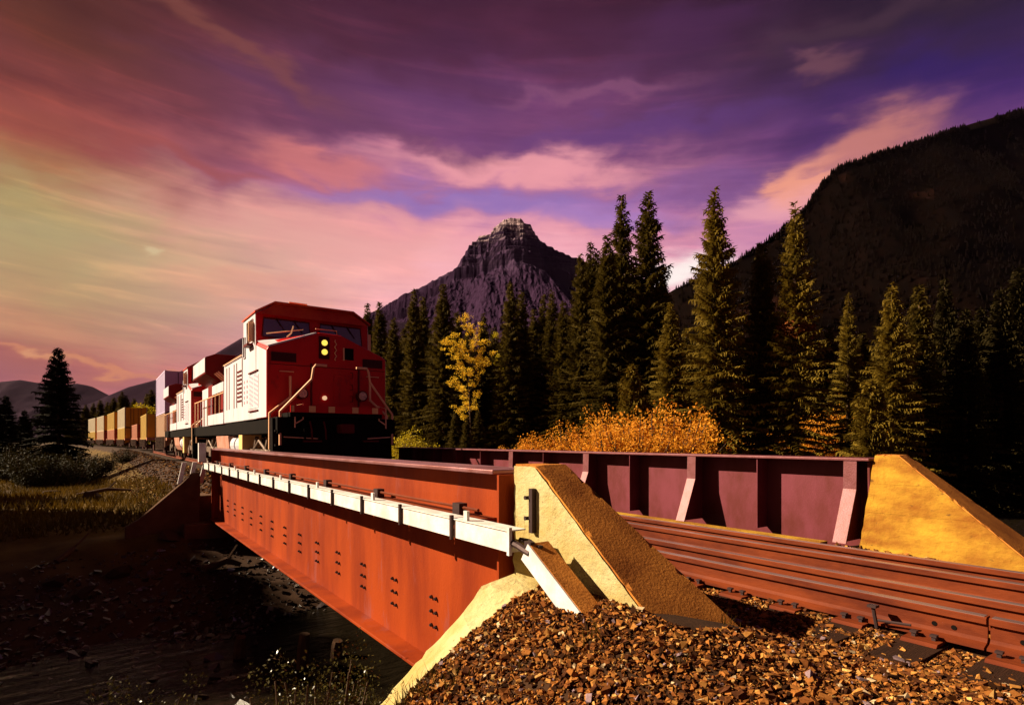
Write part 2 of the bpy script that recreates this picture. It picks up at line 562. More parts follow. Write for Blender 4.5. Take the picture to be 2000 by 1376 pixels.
def height(X, Y):
    X, Y = np.asarray(X, float), np.asarray(Y, float)
    plain = np.where(X > TX, -1.05, -1.25) + fbm(X, Y, 0.08, 3, 5) * 0.8
    emb = -.21 - np.maximum(0, np.abs(X - track_x(Y)) - 2.25) * 0.5
    land = np.maximum(plain, emb)
    wig = fbm(X, Y, 0.25, 3, 9) * 1.2
    far = WATER + (Y - 10.8 + wig) * 0.19 + np.maximum(0, Y - 17) * 0.1 + np.maximum(0, 1 - np.abs(Y - 15.2) / 1.2) * np.clip((X + 1.5) / 2.5, 0, 1) * .25
    near = WATER + (4.7 - Y - wig * .3) * 0.75
    zr = np.maximum(np.maximum(near, far), -2.75) + fbm(X, Y, 0.9, 3, 3) * 0.25
    z = np.minimum(land, zr)
    z = np.where((Y > FEND + .25), np.maximum(z, np.minimum(emb, land)), z)
    k = np.clip((Y - 0.4) / 1.3, 0, 1)
    g = np.interp(X, GX, GM) * k + np.interp(X, GX, GN) * (1 - k)
    g = g + fbm(X, Y, 1.3, 3, 21) * 0.07
    g = g - np.where(X < 2.2, np.maximum(0, Y - 2.72) * 1.6, 0)
    inner = (X > 1.9) & (X < 7.8)
    g = np.where(inner & (Y > NEND), np.minimum(near, -0.9), g)
    z = np.where(Y < 3.6, np.where(inner | (X <= 1.9), np.maximum(g, -2.75), np.minimum(land, g + 0)), z)
    return z


def spaced(lo, hi, fine, a, b, g=1.12):
    v = list(np.arange(a, b + 1e-6, fine))
    st = fine
    while v[-1] < hi:
        st *= g
        v.append(v[-1] + st)
    st = fine
    w = []
    x = a
    while x > lo:
        st *= g
        x -= st
        w.append(x)
    return np.array(w[::-1] + v)


def build_ground():
    xs = spaced(-4500, 4500, 0.14, -4, 9, 1.07)
    ys = np.concatenate([spaced(-3000, 3.0, 0.12, -1, 3.9, 1.1)[:-1], spaced(3.9, 4500, 0.16, 4.0, 24, 1.05)])
    ys = np.unique(np.round(ys, 3))
    X, Y = np.meshgrid(xs, ys)
    Z = height(X, Y)
    nx, ny = len(xs), len(ys)
    V = np.stack([X.ravel(), Y.ravel(), Z.ravel()], 1)
    i = np.arange(nx * ny).reshape(ny, nx)
    Fc = np.stack([i[:-1, :-1].ravel(), i[:-1, 1:].ravel(), i[1:, 1:].ravel(), i[1:, :-1].ravel()], 1)
    # what covers the ground where: dry grass, bare soil, wet bank, ballast
    grass = np.array((0.11, 0.060, 0.008))
    moss = np.array((0.080, 0.048, 0.008))
    soil = np.array((0.045, 0.020, 0.009))
    bal = np.array((0.045, 0.02, 0.009))
    x, y, z = V.T
    n = fbm(x, y, 0.35, 4, 2) + 0.5
    c = grass * n[:, None] ** 1.5 * 1.6 + moss * (1 - n[:, None])
    wet = np.clip((-1.05 - z) * 1.3 + (0.5 - n) * 0.8, 0, 1)[:, None]
    c = c * (1 - wet) + soil * wet
    b = (np.abs(x - track_x(y)) < 3.1) | ((y < 3.7) & (x > -1) & (x < 8))
    c = np.where(b[:, None], bal, c)
    me = fast_mesh('ground', V, Fc, c)
    o = link('ground', me, M['ground'])
    me.polygons.foreach_set('use_smooth', [True] * len(me.polygons))
    o['kind'] = 'structure'


build_ground()


def build_river():
    m = bpy.data.materials.new('river_water')
    m.use_nodes = True
    nt = m.node_tree
    b = nt.nodes['Principled BSDF']
    b.inputs['Base Color'].default_value = (0.010, 0.007, 0.004, 1)
    b.inputs['Roughness'].default_value = 0.12
    b.inputs['IOR'].default_value = 1.33
    tc = nt.nodes.new('ShaderNodeTexCoord')
    mp = nt.nodes.new('ShaderNodeMapping')
    mp.inputs['Scale'].default_value = (0.7, 2.4, 1)
    nt.links.new(tc.outputs['Object'], mp.inputs[0])
    n = noise(nt, mp.outputs[0], 2.6, 5, 0.6, 0.8)
    bp = nt.nodes.new('ShaderNodeBump')
    bp.inputs['Strength'].default_value = 0.9
    bp.inputs['Distance'].default_value = 0.12
    nt.links.new(n.outputs[0], bp.inputs['Height'])
    nt.links.new(bp.outputs[0], b.inputs['Normal'])
    xs = np.linspace(-60, 60, 121)
    ys = np.linspace(3.2, 13.5, 30)
    X, Y = np.meshgrid(xs, ys)
    V = np.stack([X.ravel(), Y.ravel(), np.full(X.size, WATER) + fbm(X, Y, 1.5, 3, 4).ravel() * 0.03], 1)
    i = np.arange(X.size).reshape(X.shape)
    Fc = np.stack([i[:-1, :-1].ravel(), i[:-1, 1:].ravel(), i[1:, 1:].ravel(), i[1:, :-1].ravel()], 1)
    o = link('river', fast_mesh('river', V, Fc), m)
    o['kind'] = 'structure'


build_river()


# ------------------------------------------------------------------ mountains
def forest_material(name, c1, c2, c3, rockth=0.62, sc_=0.01):
    m = bpy.data.materials.new(name)
    m.use_nodes = True
    nt = m.node_tree
    b = nt.nodes['Principled BSDF']
    b.inputs['Roughness'].default_value = 0.95
    b.inputs['Specular IOR Level'].default_value = 0.02
    tc = nt.nodes.new('ShaderNodeTexCoord')
    n = noise(nt, tc.outputs['Object'], sc_, 7, 0.65)
    n2 = noise(nt, tc.outputs['Object'], sc_ * 0.25, 5, 0.6)
    c = mixc(nt, E(nt, n.outputs[0]).smooth(0.35, 0.65), c1, c2)
    c = mixc(nt, E(nt, n2.outputs[0]).smooth(rockth, rockth + 0.15), c, c3)
    nt.links.new(c, b.inputs['Base Color'])
    return m


def ridge(name, pts, front, back, m, seed, rough=0.14, nu=160, nv=60, spur=0.25, curve=1.0, nf=6.0, crag=0.0):
    """a mountain from its crest line: slopes fall on both sides, broken by spurs and gullies"""
    pts = [Vector(p) for p in pts]
    d = [0]
    for a, b in zip(pts[:-1], pts[1:]):
        d.append(d[-1] + (b - a).length)
    t = np.linspace(0, d[-1], nu)
    C = np.stack([np.interp(t, d, [p[k] for p in pts]) for k in range(3)], 1)
    T = np.gradient(C[:, :2], axis=0)
    for k in range(2):                                   # steady fall line
        T[:, k] = np.convolve(np.pad(T[:, k], 12, mode='edge'), np.ones(25) / 25, 'valid')
    T /= np.linalg.norm(T, axis=1)[:, None]
    N = np.stack([-T[:, 1], T[:, 0]], 1)
    mid = C[nu // 2, :2]
    if (N[nu // 2] * (-mid)).sum() < 0:
        N = -N                                           # towards the valley
    s = np.concatenate([-np.linspace(1, 0, nv // 3, endpoint=False), np.linspace(0, 1, nv)])
    V = np.zeros((nu, len(s), 3))
    H0 = C[:, 2] + 3
    for j, q in enumerate(s):
        a = abs(q)
        run = (front if q >= 0 else back) * H0
        fall = a ** curve
        off = run * a
        xy = C[:, :2] + N * (off * (1 if q >= 0 else -1))[:, None]
        w = a * (1 - a) * 4
        nn = fbm(t * nf / d[-1], np.full(nu, q * 2.0) + seed, 1.0, 5, seed)
        n2 = fbm(xy[:, 0], xy[:, 1], 14.0 / H0.max(), 5, seed + 3)
        z = H0 * (1 - fall) + H0 * (w * nn * spur + w ** 0.5 * n2 * rough)
        if crag:
            st = np.floor(z / H0.max() * 16) / 16 * H0.max()
            z = z * (1 - crag) + st * crag
        V[:, j, :2] = xy
        V[:, j, 2] = z - 4
    V = V.reshape(-1, 3)
    i = np.arange(nu * len(s)).reshape(nu, len(s))
    Fc = np.stack([i[:-1, :-1].ravel(), i[1:, :-1].ravel(), i[1:, 1:].ravel(), i[:-1, 1:].ravel()], 1)
    me = fast_mesh(name, V, Fc)
    o = link(name, me, m)
    o['kind'] = 'structure'
    import bmesh
    bm = bmesh.new()
    bm.from_mesh(me)
    bmesh.ops.recalc_face_normals(bm, faces=bm.faces)
    bm.to_mesh(me)
    bm.free()
    me.polygons.foreach_set('use_smooth', [True] * len(me.polygons))
    return V.reshape(nu, len(s), 3)


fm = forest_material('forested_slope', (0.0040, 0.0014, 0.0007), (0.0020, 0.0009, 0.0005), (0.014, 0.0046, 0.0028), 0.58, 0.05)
rm = [(1180, 640, 1000), (1260, 598, 980), (1320, 562, 950), (1400, 526, 930), (1440, 506, 930), (1500, 468, 940), (1560, 418, 950),
      (1590, 380, 960), (1612, 348, 970), (1640, 324, 980), (1700, 304, 1010), (1765, 284, 1050), (1830, 262, 1100),
      (1900, 240, 1170), (2000, 212, 1300), (2200, 190, 1500), (2500, 260, 1700)]
RM = ridge('forested_mountain', [P(*q) for q in rm], 0.95, 0.8, fm, 3, 0.07, 240, 70, 0.42, 0.9, 7.0)
hm = forest_material('haze_tinted_hillside', (0.024, 0.010, 0.022), (0.017, 0.008, 0.017), (0.030, 0.013, 0.025), 0.6, 0.01)  # distant haze painted into the slopes as purple
fh = [(-500, 700, 2200), (-200, 720, 2150), (-60, 752, 2100), (0, 745, 2100), (40, 741, 2100), (75, 747, 2100), (110, 752, 2100), (150, 748, 2100),
      (172, 752, 2100), (182, 755, 2100), (205, 767, 2080), (230, 780, 2050), (300, 800, 2000)]
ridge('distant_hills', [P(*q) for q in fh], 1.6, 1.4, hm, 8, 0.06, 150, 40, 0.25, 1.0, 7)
fh2 = [(120, 800, 1500), (180, 786, 1500), (215, 770, 1500), (250, 755, 1520), (300, 742, 1540), (345, 728, 1560), (420, 690, 1600), (470, 660, 1650),
       (540, 640, 1700), (640, 632, 1750), (760, 625, 1800), (900, 640, 1800), (1050, 700, 1800)]
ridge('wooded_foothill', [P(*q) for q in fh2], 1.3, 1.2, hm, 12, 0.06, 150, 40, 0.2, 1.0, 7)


def build_peak():
    """the castellated summit at the head of the valley, built round its own axis"""
    D = 2500.0
    k = D / F
    prof = [(690, 660), (730, 640), (770, 618), (800, 598), (830, 574), (860, 556), (884, 540), (905, 526), (921, 520), (926, 500), (934, 480),
            (940, 463), (954, 460), (966, 455), (968, 443), (976, 440), (984, 431), (1000, 427), (1016, 429), (1026, 438), (1034, 442), (1038, 456),
            (1046, 464), (1054, 474), (1075, 487), (1100, 500), (1130, 510), (1160, 528), (1200, 552), (1260, 590), (1320, 625), (1380, 650)]
    px = np.array([p[0] for p in prof], float)
    hz = np.array([(859 - p[1]) * k for p in prof])
    c0 = P(1000, 859, D)
    fwd = np.array([SN, CS])
    rgt = np.array([CS, -SN])
    a = np.linspace(-330, 400, 460) * k
    b = np.concatenate([np.linspace(-620, -170, 70, endpoint=False), np.linspace(-170, 0, 130), np.linspace(4, 520, 60)]) * k
    A, B = np.meshgrid(a, b)
    r = np.abs(B) / k
    rid = np.interp(A / k / (1 + r / 150) + 1000, px, hz)
    top = np.interp(r, [0, 14, 18, 34, 40, 52, 60, 74, 80, 100, 106, 170, 300, 480, 640], [0, 3, 13, 18, 32, 36, 60, 66, 88, 96, 122, 165, 245, 335, 400]) * k
    u = A / k

    def ridged(x, y, f, o, sd):
        t, am = 0, .5
        for q in range(o):
            t = t + am * (1 - np.abs(2 * vnoise(x, y, f * 2 ** q, sd + 13 * q) - 1))
            am *= .5
        return t - .5
    w = np.clip(r / 70, 0, 1)
    gul = ridged(u + B / k * .12, B / k * .22, .020, 5, 6) * w * 24 * k
    fin = ridged(u, B / k * .5, .11, 4, 11) * np.clip(r / 12, 0.15, 1) * 6.5 * k
    Z = rid - top * (rid / (432 * k)) ** 0.25 + gul + fin
    stp = 11.0 * k
    q = Z / stp + fbm(u, B / k, .02, 3, 8) * .8
    fr = q - np.floor(q)
    led = (np.floor(q) + np.clip((fr - .55) / .45, 0, 1) ** 1.0) * stp - fbm(u, B / k, .02, 3, 8) * .8 * stp
    up = np.clip((Z - 300 * k) / (50 * k), 0, 1) * .75
    Z = Z * (1 - up) + led * up
    xy = np.array([c0.x, c0.y]) + A[..., None] * rgt + B[..., None] * fwd
    V = np.concatenate([xy, (Z + CAMZ)[..., None]], 2).reshape(-1, 3)
    V[:, 2] = np.maximum(V[:, 2], -3.5)
    i = np.arange(A.size).reshape(A.shape)
    Fc = np.stack([i[:-1, :-1].ravel(), i[:-1, 1:].ravel(), i[1:, 1:].ravel(), i[1:, :-1].ravel()], 1)
    m = bpy.data.materials.new('haze_tinted_banded_rock')
    m.use_nodes = True
    nt = m.node_tree
    bs = nt.nodes['Principled BSDF']
    bs.inputs['Roughness'].default_value = 0.95
    bs.inputs['Specular IOR Level'].default_value = 0.0
    tc = nt.nodes.new('ShaderNodeTexCoord')
    sp = nt.nodes.new('ShaderNodeSeparateXYZ')
    nt.links.new(tc.outputs['Object'], sp.inputs[0])
    nz = noise(nt, tc.outputs['Object'], 0.02, 6, 0.65)
    nb = noise(nt, tc.outputs['Object'], 0.008, 4, 0.6)
    zz = E(nt, sp.outputs[2])
    mp = nt.nodes.new('ShaderNodeMapping')
    mp.inputs['Scale'].default_value = (0.002, 0.002, 0.05)
    nt.links.new(tc.outputs['Object'], mp.inputs[0])
    band = noise(nt, mp.outputs[0], 1.0, 4, 0.6, 0.3)
    c = mixc(nt, E(nt, band.outputs[0]).smooth(0.4, 0.6), (0.034, 0.0180, 0.042), (0.058, 0.033, 0.064))  # purple of the valley haze put into the rock colour
    c = mixc(nt, E(nt, nz.outputs[0]).smooth(0.45, 0.7), c, (0.028, 0.0150, 0.034))
    wood = (zz + (E(nt, nb.outputs[0]) - 0.5) * 420.0).smooth(690, 600)
    c = mixc(nt, wood, c, (0.031, 0.0150, 0.035))
    geo = nt.nodes.new('ShaderNodeNewGeometry')
    gs = nt.nodes.new('ShaderNodeSeparateXYZ')
    nt.links.new(geo.outputs['Normal'], gs.inputs[0])
    snow = (zz + (E(nt, nz.outputs[0]) - 0.5) * 60.0).smooth(800, 860) * (E(nt, gs.outputs[2]).smooth(0.10, 0.5)) * E(nt, band.outputs[0]).smooth(0.36, 0.52)
    c = mixc(nt, snow, c, (0.42, 0.30, 0.31))
    nt.links.new(c, bs.inputs['Base Color'])
    o = link('castle_peak', fast_mesh('castle_peak', V, Fc), m)
    o['kind'] = 'structure'


build_peak()


def haze():
    """the evening air of the valley: one even box of pale mist round everything"""
    m = bpy.data.materials.new('valley_air')
    m.use_nodes = True
    nt = m.node_tree
    nt.nodes.remove(nt.nodes['Principled BSDF'])
    v = nt.nodes.new('ShaderNodeVolumePrincipled')
    v.inputs['Color'].default_value = (0.80, 0.58, 1.0, 1)
    v.inputs['Density'].default_value = 2.0e-6
    nt.links.new(v.outputs[0], nt.nodes['Material Output'].inputs['Volume'])
    o = MB().box(-5300, 5300, -5000, 5300, -6, 1180).build('haze', m, kind='stuff')


haze()


def cones(name, pos, h, w, m, n=5):
    """far conifers that read as one wood: one joined mesh of small spires"""
    k = len(pos)
    ang = np.arange(n) * 2 * np.pi / n
    rot = rng.random(k)[:, None] * 6.28
    tiers = ((0.12, 1.0, 0.62), (0.45, 0.62, 1.0))
    Vs, Fs = [], []
    o = 0
    for z0, rr, z1 in tiers:
        ring = np.zeros((k, n, 3))
        jit = 0.7 + 0.6 * rng.random((k, n))
        ring[:, :, 0] = pos[:, 0:1] + np.cos(ang + rot) * w[:, None] * rr * jit
        ring[:, :, 1] = pos[:, 1:2] + np.sin(ang + rot) * w[:, None] * rr * jit
        ring[:, :, 2] = pos[:, 2:3] + h[:, None] * z0
        tip = pos.copy()
        tip[:, 2] += h * z1
        Vs.append(np.concatenate([ring, tip[:, None, :]], 1).reshape(-1, 3))
        base = o + np.arange(k)[:, None] * (n + 1)
        for q in range(n):
            Fs.append(np.concatenate([base + q, base + (q + 1) % n, base + n], 1))
        o += k * (n + 1)
    ob = link(name, fast_mesh(name, np.concatenate(Vs), np.concatenate(Fs)), m)
    ob['kind'] = 'stuff'
    return ob


M['farwood'] = material('far_conifer_wood', (0.0036, 0.0016, 0.0007), 0.95, (0.0022, 0.0012, 0.0006), 0.05, spec=0.02)


def mountain_wood():
    nu, ns, _ = RM.shape
    k = 34000
    iu = rng.random(k) * (nu - 1.01)
    isv = ns * 0.25 + rng.random(k) ** 0.8 * ns * 0.74
    e = rng.random(k) < 0.10
    isv[e] = ns * 0.25 + rng.normal(0, 0.5, e.sum())
    a, b = iu.astype(int), np.clip(isv.astype(int), 0, ns - 2)
    fu, fs = (iu - a)[:, None], (isv - isv.astype(int))[:, None]
    p = (RM[a, b] * (1 - fu) + RM[a + 1, b] * fu) * (1 - fs) + (RM[a, b + 1] * (1 - fu) + RM[a + 1, b + 1] * fu) * fs
    # bare rock and slides stay open
    keep = fbm(p[:, 0], p[:, 1], 0.012, 3, 31) < 0.13
    p = p[keep]
    h = 4.5 + rng.random(len(p)) * 6
    cones('mountain_forest', p - np.array([0, 0, 0.5]), h, h * 0.20, M['farwood'])


mountain_wood()

# ------------------------------------------------------------------ bridge: girders
NW = 2.335                                   # near web plane
FW = 2 * TX - NW
GT, GB = 0.765, -0.93                        # girder top and bottom


def girder(xc, side, label):
    """side -1: its outer face looks left; parts in scene coordinates"""
    g = thing('bridge_girder', label, 'bridge girder', (xc, (NEND + FEND) / 2, GB), 'plate girders of the bridge')
    near = side < 0
    end = NEND if near else 2.91
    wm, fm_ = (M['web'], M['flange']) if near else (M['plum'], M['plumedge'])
    MB().box(xc - .012, xc + .012, end + .02, FEND, GB + .03, GT - .03).build('web_plate', wm, g)
    MB().box(xc - (.18 if near else .27), xc + .18, end + .10 if near else end, FEND + .1, GT - .03, GT).build('top_flange', fm_, g, bevel=.006)
    MB().box(xc - .2, xc + .2, end + .02, FEND + .1, GB, GB + .03).build('bottom_flange', M['web'], g, bevel=.005)
    # end plates: stand out from the outer face
    for y in (end + .035, FEND - .05):
        MB().box(xc - .172, xc - .014, y, y + .022, GB + .032, GT - .032).build('end_stiffener', wm, g)
        MB().box(xc + .014, xc + .172, y, y + .022, GB + .032, GT - .032).build('end_stiffener', wm, g)
    return g


def near_girder():
    g = girder(NW, -1, 'orange rusted steel girder at left with bolt groups along its outer web')
    for k in range(14):
        y0 = 4.41 + .81 * k
        b = MB()
        for dy in (-.042, .042):
            for dz in (-.12, 0, .12):
                yy, zz = y0 + dy, CAMZ - 1.46 + dz
                b.cyl((NW - .012, yy, zz), (NW - .028, yy, zz), .017, 6)
                b.cyl((NW - .028, yy, zz), (NW - .038, yy, zz), .010, 6)
        b.build('bolt_group', M['bolt'], g, kind='stuff')
    # a thin conduit clipped along the web above the trough
    z = CAMZ - .50
    MB().tube([(2.20, NEND + .35, z), (2.20, FEND - .3, z)], .012, 6).build('conduit', M['rail'], g)
    MB().box(2.19, NW - .014, NEND + .3, FEND - .25, z - .075, z - .055).build('shelf_angle', M['rail'], g)
    for k in range(8):
        y = NEND + .62 + k * 1.55
        MB().box(2.17, 2.24, y - .05, y + .05, z - .055, z + .03).build('clamp', M['bolt'], g)
    return g


near_girder()


def far_girder():
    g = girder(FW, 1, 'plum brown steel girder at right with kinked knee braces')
    ks = [3.11, 5.25, 7.45, 9.7, 12.0, 14.2]
    base = -.16
    for y in ks:
        prof = [(FW - .014, GT - .034), (FW - .245, GT - .034), (FW - .255, .42), (FW - .50, base), (FW - .014, base)]
        MB().prism(prof, 'y', y - .008, y + .008).build('knee_brace', M['plum'], g)
        o = .008
        fl = MB()
        a, b, c = (FW - .245, GT - .034), (FW - .255, .42), (FW - .50, base)
        for (p, q) in ((a, b), (b, c)):
            fl.hexa([(p[0] - .016, y - .07, p[1]), (p[0], y - .07, p[1]), (p[0], y + .07, p[1]), (p[0] - .016, y + .07, p[1]),
                     (q[0] - .016, y - .07, q[1]), (q[0], y - .07, q[1]), (q[0], y + .07, q[1]), (q[0] - .016, y + .07, q[1])])
        fl.build('brace_flange', M['plumedge'], g)
    for y in [4.25, 6.45, 8.66, 10.9, 13.1]:
        MB().box(FW - .245, FW - .014, y - .006, y + .006, base, GT - .034).build('stiffener', M['plum'], g)
    return g


far_girder()


def deck():
    d = thing('bridge_floor', 'dark timber floor carried between the two girders', 'bridge floor', (TX, 9, -.5))
    MB().box(NW + .20, FW - .20, NEND + .06, FEND, -.42, -.36).build('floor_plate', M['black'], d)
    for y in np.arange(4.41, 15, .81):
        MB().box(NW + .02, FW - .02, y - .07, y + .07, -.80, -.425).build('floor_beam', M['web'], d)
    MB().box(FW - .62, FW - .46, NEND + .1, FEND, -.22, -.165).build('edge_timber', M['ochre'], d)
    MB().box(NW + .46, NW + .62, NEND + .1, FEND, -.22, -.165).build('edge_timber', M['ochre'], d)


deck()


def trough():
    t = thing('cable_trough', 'long white cable trough hung along the outside of the orange girder', 'cable trough', (1.99, 9, .35))
    zt, zb = CAMZ - .545, CAMZ - .668
    ys = [2.80] + [3.49 + .84 * k for k in range(15)]
    for a, b in zip(ys[:-1], ys[1:]):
        m = MB()
        m.box(1.985, 1.995, a + .012, b - .012, zb, zt)
        m.box(1.997, 2.10, a + .012, b - .012, zb, zb + .008)
        m.box(1.975, 2.10, a + .012, b - .012, zt + .002, zt + .010)
        m.build('panel', M['trough'], t)
    for i, y in enumerate(ys):
        MB().box(1.960, 1.982, y - .012, y + .012, zb - .012, zt + .03).build('bracket', M['bolt'] if i else M['trough'], t)
        if y > NEND:
            MB().box(2.10, NW - .014, y - .015, y + .015, zb - .02, zb - .003).build('arm', M['bolt'], t)
    for k in range(8):
        y = 3.32 + 1.62 * k
        MB().box(1.978, 1.998, y - .022, y + .022, zt + .012, zt + .075).build('upright_clip', M['trough'], t)


trough()


def chute():
    c = thing('cable_chute', 'sloping white sided steel channel running from the trough end down into the gravel', 'cable chute', (2.0, 2.4, .2))
    top, bot = Vector((1.985, 2.64, .375)), Vector((1.985, 1.96, -.06))
    d = (bot - top).normalized()
    up = Vector((1, 0, 0)).cross(d).normalized()
    if up.z < 0:
        up = -up
    w, h = .15, .115

    def bar(x0, x1, u0, u1, a=0.0, b=0.0):
        p, q = top + d * a, bot + d * b
        o = []
        for base in (p, q):
            for (x, u) in ((x0, u0), (x1, u0), (x1, u1), (x0, u1)):
                o.append(Vector((x, 0, 0)) + base + up * u)
        return o
    MB().hexa(bar(0, .008, -h, 0)).build('side_plate', M['trough'], c)
    MB().hexa(bar(.010, w, -.006, .003)).build('lid', M['cope'], c)
    MB().hexa(bar(w - .008, w, -h, -.009)).build('side_plate', M['trough'], c)
    b = MB()
    for k in range(5):
        p = top + d * (-.03 + .012 * k) + Vector((.01 + .012 * k, -.01, -.02 - .022 * (k % 3)))
        b.box(p.x, p.x + .03, p.y - .03, p.y + .03, p.z - .014, p.z + .014)
    b.tube([(1.99, 2.80, .36), (2.0, 2.74, .345), (2.0, 2.68, .33), (2.0, 2.63, .32)], .022, 8)
    b.tube([(2.05, 2.80, .37), (2.06, 2.72, .37), (2.05, 2.64, .35)], .016, 8)
    b.build('end_fitting', M['bolt'], c)


chute()


# ------------------------------------------------------------------ wing walls and abutments
def rough_edges(o, cuts=5, amp=.008, seed=1, inner=.35):
    import bmesh
    bm = bmesh.new()
    bm.from_mesh(o.data)
    bmesh.ops.triangulate(bm, faces=bm.faces)
    for _ in range(cuts):
        es = [e for e in bm.edges if e.calc_length() > .07]
        if not es:
            break
        bmesh.ops.subdivide_edges(bm, edges=es, cuts=1, use_grid_fill=True)
    r = random.Random(seed)
    for v in bm.verts:
        k = amp * (1.0 if len({tuple(round(c, 1) for c in f.normal) for f in v.link_faces}) > 1 else inner)
        if inner == 0 and k:
            if r.random() < .25:
                v.co.z -= abs(r.gauss(0, amp * 2))
                v.co.x += r.gauss(0, amp)
            continue
        v.co += Vector((r.gauss(0, k), r.gauss(0, k), r.gauss(0, k)))
    bm.to_mesh(o.data)
    bm.free()


def wing(mirror, label, mface, seed):
    """outer face vertical, inner face battered; top level for a hand's breadth, then sloping to the ground"""
    def X(x):
        return 2 * TX - x if mirror else x
    y0, yt, ye = (2.89, 2.66, 1.44) if mirror else (NEND - .02, 2.92, 1.70)
    zt, ze = .795, -.165
    xo = 2.25
    xi_t, xi_b = 2.52, 2.90
    w = thing('wing_wall', label, 'wing wall', (X(2.5), 2.5, -.2), 'concrete wing walls of the bridge')
    m = MB()
    zb = -1.2

    def xin(z):
        return xi_t + (xi_b - xi_t) * (zt - z) / (zt + .25)
    pts = [(X(xo), y0, zb), (X(xin(zb)), y0, zb), (X(xin(zt)), y0, zt), (X(xo), y0, zt),
           (X(xin(zt)), yt, zt), (X(xo), yt, zt), (X(xin(ze)), ye, ze), (X(xo), ye, ze), (X(xin(zb)), ye, zb), (X(xo), ye, zb)]
    m.add(pts, [(0, 1, 2, 3), (0, 3, 5, 7, 9), (1, 8, 6, 4, 2), (6, 8, 9, 7), (0, 9, 8, 1)])
    o = m.build('wall_body', mface, w)
    rough_edges(o, 6, .0035, seed)
    # the weathered coping: a thin skin over level top and slope
    c = MB()
    e, t = .012, .012
    for (ya, za, yb, zb_) in ((y0, zt, yt, zt), (yt, zt, ye, ze)):
        if (ya, za) == (y0, zt):
            ya = y0
        L, Rr = X(xo + e), None
        c.hexa([(X(xo + e), ya, za - .03), (X(xin(za) - e), ya, za - .03), (X(xin(zb_) - e), yb, zb_ - .03), (X(xo + e), yb, zb_ - .03),
                (X(xo + e), ya, za + t), (X(xin(za) - e), ya, za + t), (X(xin(zb_) - e), yb, zb_ + t), (X(xo + e), yb, zb_ + t)])
    oc = c.build('coping', M['cope'], w)
    rough_edges(oc, 6, .006, seed + 5, 0)
    for zz in (.50, .20):
        yy = yt - (zt - zz) * (yt - ye) / (zt - ze)
        if mirror:
            MB().hexa([(X(xin(zz - .004) + .003), y0 - .03, zz - .004), (X(xin(zz - .004) + .003), yy + .03, zz - .004), (X(xin(zz - .004) - .02), yy + .03, zz - .004), (X(xin(zz - .004) - .02), y0 - .03, zz - .004),
                       (X(xin(zz + .006) + .003), y0 - .03, zz + .006), (X(xin(zz + .006) + .003), yy + .03, zz + .006), (X(xin(zz + .006) - .02), yy + .03, zz + .006), (X(xin(zz + .006) - .02), y0 - .03, zz + .006)]).build('form_line', mface, w)
    return w


wl = wing(False, 'pale concrete wing wall beside the white chute, sloping into the gravel', M['concrete'], 3)
wr = wing(True, 'ochre stained concrete wing wall at the far right end of the plum girder', M['ochre'], 4)
# small steel angle bolted to the pale wall
MB().box(2.215, 2.247, 2.90, 2.935, .38, .66).build('steel_angle', M['bolt'], wl)
b = MB()
for z in (.47, .60):
    b.cyl((2.235, 2.95, z), (2.195, 2.95, z), .013, 6)
    b.cyl((2.225, 2.945, z), (2.225, 2.99, z), .010, 6)
b.build('bolt', M['bolt'], wl)


def abutments():
    a = thing('abutment', 'pale concrete abutment shoulder below the near end of the orange girder', 'abutment', (1.8, 3.0, -.5), 'bridge abutments')
    m = MB()
    # stepped shoulder facing the river, sloping away to the left
    ya, yb = 2.74, NEND - .03
    fr = [(2.24, .075), (2.05, .05), (1.66, -.095), (1.42, -.245), (1.10, -.47), (.80, -.74), (.8, -2.9), (2.24, -2.9)]
    bk = [(2.24, .085), (1.99, .035), (1.85, -.11), (1.52, -.36), (1.16, -.66), (.80, -.98), (.8, -2.9), (2.24, -2.9)]
    k = len(fr)
    m.add([(x, ya, z) for x, z in fr] + [(x, yb, z) for x, z in bk], [tuple(range(k)), tuple(range(k, 2 * k))[::-1]] + [(q, (q + 1) % k, k + (q + 1) % k, k + q) for q in range(k)])
    o = m.build('shoulder', M['concrete'], a)
    rough_edges(o, 6, .0035, 9)
    MB().box(2.26, 7.2, NEND + .0, NEND + .5, -2.9, GB - .02).build('bridge_seat', M['concrete'], a)
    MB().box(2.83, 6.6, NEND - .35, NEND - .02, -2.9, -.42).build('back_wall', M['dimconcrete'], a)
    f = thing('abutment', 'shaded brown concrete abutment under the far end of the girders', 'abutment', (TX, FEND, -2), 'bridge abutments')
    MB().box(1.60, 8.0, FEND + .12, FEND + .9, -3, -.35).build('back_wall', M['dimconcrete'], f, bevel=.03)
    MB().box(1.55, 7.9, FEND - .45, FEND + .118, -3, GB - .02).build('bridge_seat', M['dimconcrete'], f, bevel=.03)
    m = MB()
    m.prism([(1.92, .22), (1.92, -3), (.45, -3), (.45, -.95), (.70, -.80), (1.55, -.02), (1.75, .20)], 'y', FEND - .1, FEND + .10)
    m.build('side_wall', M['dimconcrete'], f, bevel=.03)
    # pale struts beside the far end
    s = thing('cable_chute', 'three small pale sloping struts at the far end of the white trough', 'cable chute', (1.8, FEND + .3, 0))
    for k in range(3):
        x = 1.95 - .22 * k
        MB().hexa([(x - .045, FEND + .05, -.05), (x + .045, FEND + .05, -.05), (x + .045, FEND + .1, -.05), (x - .045, FEND + .1, -.05),
                   (x + .055, FEND + .05, .45), (x + .145, FEND + .05, .45), (x + .145, FEND + .1, .45), (x + .055, FEND + .1, .45)]).build('strut', M['trough'], s)
    MB().box(1.90, 2.05, FEND + .0, FEND + .14, .452, .90).build('post', M['trough'], s)


abutments()


